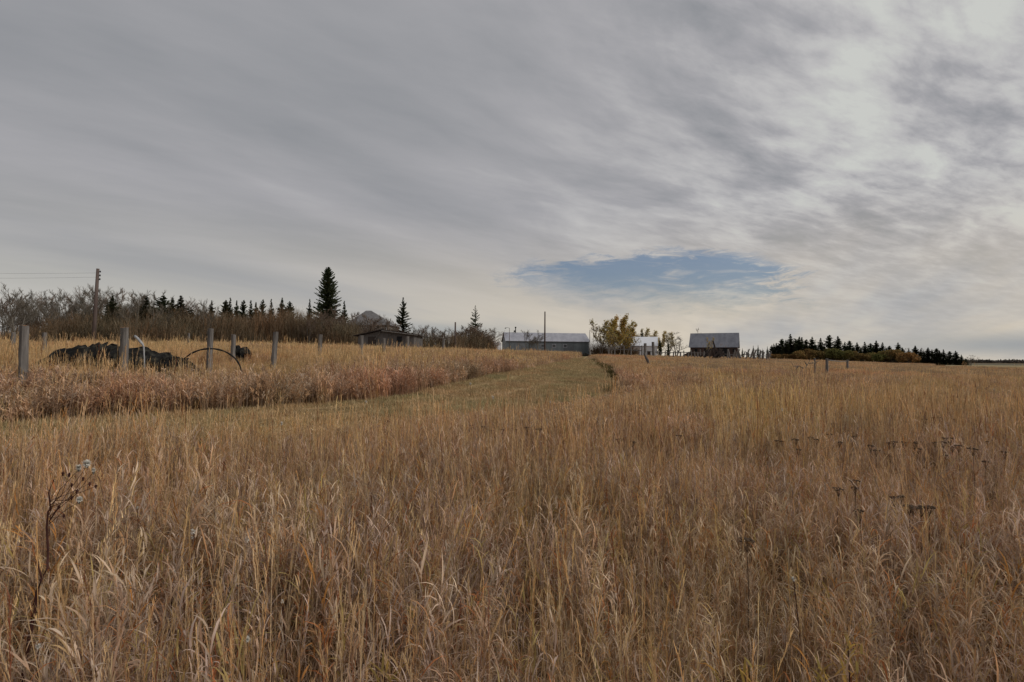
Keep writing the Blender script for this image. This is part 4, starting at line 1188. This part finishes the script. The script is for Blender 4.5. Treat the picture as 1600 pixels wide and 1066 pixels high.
# white trailer and white van body left of the long shed
def trailer(px0, px1, yt, yb, Y, label, window=True, depth=2.3):
    a = at(px0, yt, Y); b = at(px1, yt, Y); zb = g(a.x, Y); W = b.x - a.x; h = a.z - zb
    e = empty('trailer', ((a.x + b.x) / 2, Y, zb), label, 'trailer', None, .12)
    bm = MB(); x0, x1 = -W / 2, W / 2; z0 = .55
    prof = [(x0 + .15, z0), (x1 - .3, z0), (x1, z0 + .5), (x1 - .05, h - .3), (x1 - .35, h), (x0 + .25, h), (x0, h - .25), (x0, z0 + .3)]
    n = len(prof); vs = [(x, 0, z) for x, z in prof] + [(x, depth, z) for x, z in prof]
    bm.add(vs, [tuple(range(n)), tuple(range(2 * n - 1, n - 1, -1))] + [(i, i + n, (i + 1) % n + n, (i + 1) % n) for i in range(n)])
    body = bm.build('body', M_white, e)
    if window:
        MB().box(x0 + .35, x0 + 1.1, -.03, -.002, h - 1.3, h - .6).build('window', M_glass, e)
        MB().box(x1 - 1.5, x1 - .8, -.03, -.002, z0 + .1, h - .4).build('door', M_trim, e)
    for x in (-.35, .35):
        w_ = MB().tube([(x * (W / 4), -.06, .34), (x * (W / 4), .2, .34)], .34, 16).build('wheel', M_rubber, e)
        MB().tube([(x * (W / 4), -.075, .34), (x * (W / 4), -.062, .34)], .18, 12).build('rim', M_wire, w_)
    return e


trailer(761, 775.5, 533, 541, 152, 'white camper trailer with dark openings left of the long shed')
trailer(777.5, 783.5, 534.5, 543, 140, 'small white box trailer right beside the camper', False)

# ------------------------------------------------------------------ corral fence and stakes
rs = random.Random(5)
RAILG = 'rails of the old corral'
for i, (x0, y0, x1, y1, Y, lab) in enumerate([
        (985, 540.5, 1003, 541.5, 112, 'upper rail before the left part of the white building'), (985, 547, 1003, 548, 112, 'lower rail before the left part of the white building'),
        (1012, 549.5, 1062, 551.5, 112, 'long low rail from the thick stump post towards the barn'), (1058, 550, 1104, 552, 112, 'low rail in front of the left part of the barn'),
        (1125, 553, 1160, 555, 110, 'low rail in front of the right corner of the barn'), (1160, 553.5, 1206, 557, 108, 'dark low rail behind the leaning stakes right of the barn'),
        (945, 545, 988, 547, 114, 'grey rail under the yellow trees')]):
    a = at(x0, y0, Y); b = at(x1, y1, Y)
    o = MB().tube([a, (a + b) / 2 + Vector((0, 0, -.05)), b], .09, 6).build('corral_rail', M_plank); tag(o, lab, 'rail', RAILG)
for x, yt, w, ln in [(951, 543, 2, 0), (960, 541, 2, .05), (975, 541, 2, 0), (986, 538, 2.2, 0), (1003, 540, 2, 0)]:
    post(x, yt, 112, w, 'weathered corral post under the yellow trees or before the white building', 'corral posts left of the stump', (ln, 0), name='corral_post')
post(1008, 536.5, 108, 5, 'thick grey stump post in front of the white building', None, name='corral_post')
o = post(1021.5, 534.5, 108, 4.5, 'dark tapering stump before the right end of the white building', None, (-.05, 0), name='corral_post')
for x, yt, w in [(1028, 549, 2.2), (1039, 548, 1.8), (1052, 549.5, 2.2), (1058, 547, 1.8), (1063, 550, 2.6), (1075, 550, 2.4), (1086, 549, 2.2), (1090, 550, 2.4), (1099, 549, 2.2), (1118, 549, 2.2), (1136, 548, 2.4), (1033, 550, 1.6), (1046, 549, 1.6), (1069, 548, 1.8), (1080, 547, 2), (1094, 546, 2), (1124, 549, 1.8), (1131, 549, 1.8)]:
    post(x, yt, 110, w, 'short corral post in the grass before the barn', 'short corral posts before the barn', (rs.uniform(-.1, .1), 0), name='corral_post')
x = 1141
while x < 1206:
    o = post(x, 544.5 + rs.uniform(0, 5) + (x - 1141) * .04, 106 + rs.uniform(-2, 2), rs.uniform(1.8, 3.4), 'leaning weathered stake in the ragged row right of the barn', 'leaning stakes right of the barn', (rs.uniform(-.3, .4), rs.uniform(-.1, .1)), name='leaning_stake')
    x += rs.uniform(2.0, 4.2)
# fallen dark timber before the barn
e = empty('timber_pile', (at(1113, 560, 100).x, 100, g(at(1113, 560, 100).x, 100)), 'dark pile of broken leaning timbers in front of the barn', 'timber pile')
for k in range(15):
    x0 = rs.uniform(-2.2, 1.6); a = Vector((x0, rs.uniform(-.8, .8), rs.uniform(0, .3))); dx = rs.uniform(-.3, 1.4); b = a + Vector((dx, rs.uniform(-.5, .5), rs.uniform(.4, 1.5)))
    if x0 < -1: b.z = a.z + .6
    MB().tube([a, b], rs.uniform(.07, .14), 5).build('timber', M_darkplank, e)
MB().tube([(.55, 0, 0), (.45, .1, 1.4), (.1, 0, 2.5)], [.16, .12, .08], 6).build('timber', M_darkplank, e)
e.scale = (1.5, 1.5, 1.5)
# leaning stub in the grass
wobble_tube('leaning_stub', [at(1014, 572, 45), at(1011.5, 563, 45), at(1007.5, 555, 45), at(1006.5, 550, 45)], [.11, .13, .08, .05], M_plank, 'dark leaning stub in the grass below the thick stump post', 'stump')
# gnarled branch in right field
e = empty('dead_branch', (at(1255, 575, 40).x, 40, g(at(1255, 575, 40).x, 40)), 'gnarled bare dead branch lying in the field left of the two posts', 'branch')
for i, pts in enumerate([[(0, 0, 0), (.15, 0, .55), (.45, .1, .95), (.6, .1, 1.25)], [(.15, 0, .5), (-.3, .1, .75), (-.75, 0, .7), (-.9, 0, 1.0)], [(.3, 0, .8), (.1, 0, 1.1)], [(-.4, 0, .72), (-.6, 0, .4)], [(.45, .1, .95), (.9, 0, 1.0), (1.2, 0, 1.15)]]):
    MB().tube(pts, [.05, .04, .03, .015][:len(pts)], 6).build('limb', M_bark, e)

# pale patch of cut weeds at the crest of the track and dark low brush
o = heap('brush_pile', [(888, 557), (894, 553.5), (902, 552), (908, 553), (916, 551.5), (921, 554), (926, 557)], 98, 1.5, 'dark low pile at the crest of the track before the shed', seed=6)

# ------------------------------------------------------------------ single plants in the meadow
def puff(B, c, r_, n, seed):
    rr = random.Random(seed)
    for _ in range(n):
        v = Vector((rr.gauss(0, 1), rr.gauss(0, 1), rr.gauss(.2, 1))).normalized(); q = r_ * rr.uniform(.6, 1.1)
        a = v.cross(Vector((0, 0, 1))).normalized() * r_ * .2
        B.add([c + a, c - a, c + v * q], [(0, 1, 2)])


# the tall dark thistle at the left
Yt = 2.15
base = at(35, 1066, Yt); z0 = g(base.x, Yt); root = Vector((base.x - .08, Yt, z0))
e = empty('thistle_plant', root, 'tall dark reddish thistle stem with fluffy white heads at far left', 'thistle')
st = [root, at(33, 1066, Yt), at(48, 985, Yt), at(58, 925, Yt), at(65, 905, Yt), at(74, 888, Yt), at(75, 860, Yt), at(73, 825, Yt), at(75, 800, Yt), at(79, 795, Yt), at(76, 770, Yt), at(84, 750, Yt)]
MB().tube([p - root for p in st], [.008, .0075, .007, .0065, .0055, .0045, .004, .0038, .0035, .003, .0025, .002], 7).build('stem', M_stemdark, e, True)
B = MB(); B.tube([at(66, 905, Yt) - root, at(62, 893, Yt) - root, at(59, 884, Yt) - root, at(60, 878, Yt) - root], [.004, .0035, .003, .002], 6).build('side_branch', M_stemdark, e, True)
for i, (hx, hy, br, big) in enumerate([(136, 728, (105, 765), .75), (123, 734, (100, 770), .55), (146, 738, (110, 770), .35), (124, 784, (95, 800), .55), (108, 742, (92, 775), 0), (112, 758, (90, 785), 0), (130, 748, (105, 775), 0), (98, 740, (86, 770), 0), (140, 756, (110, 780), 0), (120, 768, (95, 790), 0), (150, 760, (118, 780), 0), (112, 778, (92, 800), 0), (92, 792, (82, 810), 0), (100, 806, (84, 815), 0)]):
    dy = rs.uniform(-.05, .05)
    h_ = at(hx, hy, Yt + dy) - root; m_ = at(br[0] + rs.uniform(-10, 4), br[1] + rs.uniform(-10, 10), Yt + dy * .5) - root; s_ = at(77, br[1] + rs.uniform(8, 34), Yt) - root
    b_ = MB().tube([s_, m_, h_], [.0014, .0011, .0008], 5).build('flower_branch', M_stemdark, e)
    B = MB().tube([h_ + Vector((0, 0, -.010)), h_, h_ + Vector((0, 0, .006))], [.0015, .0045, .003], 7); puff(B, h_, .012, 26, 70 + i); B.build('bud', M_stemdark if not big else M_bark, b_)
    if big:
        B = MB(); puff(B, h_ + Vector((0, 0, .009)), .021 * big + .003, 260, i); B.build('fluff', M_tan, b_)
# white seed heads in the grass
SHD = [(302, 831, 3.0, .020), (386, 843, 2.9, .024), (300, 840, 3.1, .012), (273, 893, 2.6, .010), (441, 940, 2.2, .009), (387, 1000, 2.0, .016), (215, 793, 3.4, .010), (440, 662, 6.2, .03), (572, 628, 9.5, .035), (770, 621, 12, .05), (860, 628, 11, .04), (735, 600, 14, .04), (60, 1010, 1.9, .012), (1240, 905, 2.4, .014), (1222, 640, 8, .03)]
for i, (hx, hy, Y, rr_) in enumerate(SHD):
    h_ = at(hx, hy, Y); z0 = g(h_.x, Y); r_ = Vector((h_.x + rs.uniform(-.06, .06), Y, z0))
    e = empty('seed_head_plant', r_, 'dry stalk with a small fluffy whitish seed head standing in the grass', 'wild plant', 'whitish seed heads in the meadow')
    MB().tube([Vector((0, 0, 0)), (h_ - r_) * .55 + Vector((.01, 0, 0)), h_ - r_], [.003, .0025, .0018], 5).build('stem', M_stemdark, e)
    B = MB(); puff(B, h_ - r_, rr_, 90, i); B.build('fluff', M_tan, e)

# dark flat seed heads (yarrow)
YA = [(735, 664, 6.5), (755, 666, 6.4), (765, 672, 6.2), (785, 671, 6.3), (800, 669, 6.2), (808, 671, 6.3), (822, 667, 6.4), (838, 670, 6.2), (846, 669, 6.3), (605, 657, 7), (970, 686, 5.6), (990, 690, 5.6), (1060, 680, 5.8), (1213, 688, 5.2), (1223, 689, 5.2), (1243, 686, 5.3), (1246, 702, 5.0), (1267, 683, 5.4), (1276, 686, 5.3), (1293, 678, 5.5), (1304, 662, 6.2), (1310, 690, 5.1), (1332, 681, 5.4),
      (1363, 696, 4.9), (1366, 703, 4.9), (1385, 691, 5), (1400, 690, 5), (1408, 690, 5.1), (1414, 691, 5), (1424, 691, 5), (1432, 690, 5), (1430, 700, 4.9), (1384, 709, 4.7), (1392, 712, 4.7), (1460, 691, 5), (1470, 690, 5), (1476, 684, 5.2), (1486, 684, 5.2), (1484, 690, 5), (1480, 711, 4.7), (1488, 698, 5), (1498, 696, 5), (1335, 750, 4), (1340, 762, 3.9), (1310, 763, 3.9), (1401, 777, 3.6), (1410, 775, 3.7),
      (1419, 789, 3.6), (1425, 792, 3.5), (1438, 791, 3.6), (1448, 790, 3.6), (1455, 792, 3.6), (1352, 798, 3.5), (1168, 844, 3), (1360, 638, 7.5), (1415, 642, 7.2), (1440, 645, 7), (1455, 652, 6.8), (1468, 652, 6.6), (1490, 655, 6.6), (1448, 655, 6.7), (1425, 652, 6.9), (1520, 700, 4.8), (1545, 690, 5), (1570, 705, 4.7), (1540, 720, 4.5)]


def yarrow(seed):
    rr = random.Random(seed); B = MB(); Hd = MB(); B.tube([(0, 0, 0), (.01, 0, .5), (0, 0, .88)], [.003, .0028, .0022], 5)
    for k in range(11):
        a = rr.uniform(0, 2 * PI); q = .045 * math.sqrt(rr.random()) + .006; t = Vector((q * math.cos(a), q * math.sin(a), 1 - q * .25 + rr.uniform(-.006, .006)))
        B.tube([(0, 0, .86 + rr.uniform(0, .05)), t], [.0015, .0012], 4, False)
        Hd.tube([t + Vector((0, 0, -.008)), t, t + Vector((0, 0, .006))], [.006, .014, .009], 7)
    return B.mesh('yarrow_stem', M_yarrow), Hd.mesh('yarrow_head', M_yarrow)


YM = [yarrow(s_) for s_ in range(4)]
for i, (hx, hy, Y) in enumerate(YA):
    if hy < 1e4:
        Y = 1.5
        while at(hx, hy, Y).z - g(at(hx, hy, Y).x, Y) > .58 + .13 * math.sin(hx * 1.7) ** 2: Y *= 1.01
    h_ = at(hx, hy, Y); z0 = g(h_.x, Y); hh = h_.z - z0
    right = hx > 1100
    e = empty('yarrow_plant', (h_.x, Y, z0), 'dark stalk with a flat topped brown seed head in the %s of the meadow' % ('right half' if right else 'middle'), 'wild plant', 'dark flat seed heads in the %s' % ('right of the meadow' if right else 'middle of the meadow'), rs.uniform(0, 6))
    e.scale = (1, 1, hh); e.rotation_euler.x = rs.uniform(-.05, .05); s_ = rs.uniform(.5, .95); e.scale = (s_, s_, hh)
    for nm, me in zip(('stem', 'seed_head'), YM[i % 4]):
        o = bpy.data.objects.new(nm, me); C.objects.link(o); o.parent = e

# yellow green leafy weeds low in the foreground
GW = [(600, 1052, 1.9, .42), (560, 1075, 1.8, .4), (1170, 1040, 1.85, .36), (1290, 1045, 1.9, .44), (1325, 1010, 2.0, .40), (820, 795, 3.6, .5), (1130, 1060, 1.9, .35), (900, 1078, 1.8, .4)]
WL = [(.44, .30, .11), (.38, .28, .12), (.46, .30, .12), (.34, .26, .12)]
for i, (hx, hy, Y, hh) in enumerate(GW):
    h_ = at(hx, hy, Y); z0 = g(h_.x, Y); hh = max(.3, h_.z - z0)
    e = empty('green_weed', (h_.x, Y, z0), 'leafy yellow green weed low in the dry grass', 'wild plant', 'yellow green weeds in the grass')
    r = np.random.default_rng(300 + i); B = Blades(r)
    for k in range(46):
        zz = hh * r.uniform(.35, 1.0); B.blade((r.normal(0, .02), r.normal(0, .02), zz), r.uniform(0, 2 * PI), r.uniform(.04, .09), .009, r.uniform(.4, 1.0), r.uniform(.2, 1.4), 1.3, 4, pick(r, WL, .2), r.uniform(-.6, .6))
    o = bpy.data.objects.new('leaves', B.mesh('weed_leaves', M_leaf)); C.objects.link(o); o.parent = e
    MB().tube([(0, 0, 0), (.01, 0, hh * .5), (0, 0, hh)], [.004, .0035, .002], 6).build('stem', M_stemdark, e)

# ------------------------------------------------------------------ sky and light
SUN_EL = math.radians(34); SUN_AZ = math.radians(103)   # clockwise from straight ahead
w = bpy.data.worlds.new('World'); S.world = w; w.use_nodes = True
nt = w.node_tree; N = nt.nodes; L = nt.links; N.clear()


def math_(op, a, b=None, c=None, clamp=False):
    m = N.new('ShaderNodeMath'); m.operation = op; m.use_clamp = clamp
    for i, v in enumerate((a, b, c)):
        if v is None: continue
        if isinstance(v, (int, float)): m.inputs[i].default_value = v
        else: L.new(v, m.inputs[i])
    return m.outputs[0]


def sstep(v, a, b):
    m = N.new('ShaderNodeMapRange'); m.interpolation_type = 'SMOOTHSTEP'; L.new(v, m.inputs[0]); m.inputs[1].default_value = a; m.inputs[2].default_value = b
    return m.outputs[0]


def mixc(f, a, b, mode='MIX'):
    m = N.new('ShaderNodeMix'); m.data_type = 'RGBA'; m.blend_type = mode
    if isinstance(f, (int, float)): m.inputs[0].default_value = f
    else: L.new(f, m.inputs[0])
    for i, v in ((6, a), (7, b)):
        if isinstance(v, tuple): m.inputs[i].default_value = (*v, 1)
        else: L.new(v, m.inputs[i])
    return m.outputs[2]


def noise(vec, scale, detail=5, rough=.55, dist=0.):
    n = N.new('ShaderNodeTexNoise'); n.inputs['Scale'].default_value = scale; n.inputs['Detail'].default_value = detail; n.inputs['Roughness'].default_value = rough
    n.inputs['Distortion'].default_value = dist; L.new(vec, n.inputs['Vector']); return n.outputs['Fac']


tc = N.new('ShaderNodeTexCoord'); sx = N.new('ShaderNodeSeparateXYZ'); L.new(tc.outputs['Generated'], sx.inputs[0])
dx, dy, dz = sx.outputs
az = math_('ARCTAN2', dx, dy); el = math_('ARCSINE', dz)
den = math_('ADD', math_('MAXIMUM', dz, 0.0), .10)
cb = N.new('ShaderNodeCombineXYZ'); L.new(math_('DIVIDE', dx, den), cb.inputs[0]); L.new(math_('DIVIDE', dy, den), cb.inputs[1])


def mapped(rot, sc, off=(0, 0, 0)):
    m = N.new('ShaderNodeMapping'); m.vector_type = 'TEXTURE'; m.inputs['Rotation'].default_value = (0, 0, rot); m.inputs['Scale'].default_value = sc; m.inputs['Location'].default_value = off
    L.new(cb.outputs[0], m.inputs[0]); return m.outputs[0]


# streaks run towards the right distance
big = noise(mapped(math.radians(52), (3.2, 1.0, 1), (3.1, .4, 0)), .85, 5, .5, .25)
mid = noise(mapped(math.radians(40), (1.8, .8, 1), (7.3, 2.2, 0)), 2.1, 6, .58, .35)
fine = noise(mapped(math.radians(25), (1.6, .6, 1), (1.7, 5.2, 0)), 6.0, 6, .6, .2)
rightness = sstep(az, -.35, .75)
v = math_('ADD', math_('MULTIPLY', math_('SUBTRACT', big, .5), 1.5), .42)
v = math_('ADD', v, math_('MULTIPLY', math_('MULTIPLY', math_('SUBTRACT', mid, .5), 2.3), math_('ADD', math_('MULTIPLY', rightness, .80), .15)))
v = math_('ADD', v, math_('MULTIPLY', math_('MULTIPLY', math_('SUBTRACT', fine, .5), 1.6), math_('ADD', math_('MULTIPLY', rightness, rightness), .08)))
v = math_('ADD', v, math_('MULTIPLY', math_('SUBTRACT', rightness, .5), .38))
cr = N.new('ShaderNodeValToRGB'); e_ = cr.color_ramp.elements
e_[0].position = .05; e_[0].color = (.275, .284, .305, 1); e_[1].position = 1.0; e_[1].color = (.58, .59, .565, 1)
q = e_.new(.40); q.color = (.375, .373, .392, 1); q = e_.new(.70); q.color = (.495, .49, .495, 1)
L.new(v, cr.inputs[0])
# warm pale band near the horizon
hb = noise(mapped(math.radians(65), (6, 1.4, 1), (2.1, 8.2, 0)), 1.1, 4, .5)
hor = math_('SUBTRACT', 1.0, sstep(el, .03, .30))
warm = mixc(sstep(az, -.8, .4), (.54, .525, .48), (.69, .61, .49))
warm2 = mixc(sstep(hb, .25, .6), (.42, .42, .42), warm)
col = mixc(math_('MULTIPLY', hor, .85), cr.outputs[0], warm2)
# clear opening
sky = N.new('ShaderNodeTexSky'); sky.sky_type = 'NISHITA'; sky.sun_disc = False; sky.sun_elevation = SUN_EL; sky.sun_rotation = SUN_AZ; sky.air_density = 1.3
skyc = mixc(1.0, sky.outputs[0], (.057, .0595, .073), 'MULTIPLY')
ae = N.new('ShaderNodeCombineXYZ'); L.new(math_('MULTIPLY', az, 5.0), ae.inputs[0]); L.new(math_('MULTIPLY', el, 22.0), ae.inputs[1])
n1 = math_('SUBTRACT', noise(ae.outputs[0], .9, 3, .5), .5); n2 = math_('SUBTRACT', noise(ae.outputs[0], 3.2, 9, .68, .6), .5)
AZ0 = math.atan((998 - 800) / 800)
ea = math_('DIVIDE', math_('SUBTRACT', az, AZ0), .265)
# upper edge: sharp and scalloped; lower edge soft
top = math_('ADD', math_('ADD', .204, math_('MULTIPLY', n1, .045)), math_('MULTIPLY', n2, .06))
top = math_('SUBTRACT', top, math_('MULTIPLY', math_('MULTIPLY', ea, ea), .026))
bot = math_('ADD', math_('ADD', .098, math_('MULTIPLY', n1, .03)), math_('MULTIPLY', n2, .09))
bot = math_('ADD', bot, math_('MULTIPLY', math_('MULTIPLY', ea, ea), .022))
bot = math_('SUBTRACT', bot, math_('MULTIPLY', ea, .028))
h1 = sstep(math_('SUBTRACT', top, el), -.003, .014); h2 = sstep(math_('SUBTRACT', el, bot), -.02, .06)
h3 = math_('SUBTRACT', 1.0, sstep(math_('ADD', math_('ABSOLUTE', ea), math_('MULTIPLY', n2, 1.6)), .75, 1.1))
hole = math_('MULTIPLY', math_('MULTIPLY', h1, h2), h3)
wisp = sstep(noise(ae.outputs[0], 1.7, 7, .6, 1.2), .48, .78)
hole = math_('MULTIPLY', hole, math_('SUBTRACT', 1.0, math_('MULTIPLY', wisp, .75)))
col = mixc(math_('MULTIPLY', hole, .9), col, skyc)
# thin clear patches low on the right and centre left
ga = math_('SUBTRACT', 1.0, sstep(math_('ABSOLUTE', math_('SUBTRACT', az, .80)), .0, .30)); ge_ = math_('SUBTRACT', 1.0, sstep(math_('ABSOLUTE', math_('SUBTRACT', el, .025)), .0, .03))
col = mixc(math_('MULTIPLY', math_('MULTIPLY', ga, ge_), .8), col, (.27, .30, .33))
ga = math_('SUBTRACT', 1.0, sstep(math_('ABSOLUTE', math_('SUBTRACT', az, -.12)), .0, .22)); ge_ = math_('SUBTRACT', 1.0, sstep(math_('ABSOLUTE', math_('SUBTRACT', el, .055)), .0, .025))
col = mixc(math_('MULTIPLY', math_('MULTIPLY', ga, ge_), .5), col, (.27, .31, .33))
bg = N.new('ShaderNodeBackground'); L.new(col, bg.inputs[0]); bg.inputs[1].default_value = 1.0
ow = N.new('ShaderNodeOutputWorld'); L.new(bg.outputs[0], ow.inputs[0])

sl = bpy.data.lights.new('sun', 'SUN'); sl.energy = 1.5; sl.angle = math.radians(16); sl.color = (1, .95, .87)
so = bpy.data.objects.new('sun', sl); C.objects.link(so)
sdir = Vector((math.sin(SUN_AZ) * math.cos(SUN_EL), math.cos(SUN_AZ) * math.cos(SUN_EL), math.sin(SUN_EL)))
so.rotation_euler = sdir.to_track_quat('Z', 'Y').to_euler(); so.location = (30, -10, 40)

S.view_settings.view_transform = 'Standard'; S.view_settings.look = 'None'; S.view_settings.exposure = 0; S.view_settings.gamma = 1
S.render.engine = 'CYCLES'
S.cycles.max_bounces = 5; S.cycles.diffuse_bounces = 2; S.cycles.transmission_bounces = 3; S.cycles.transparent_max_bounces = 4
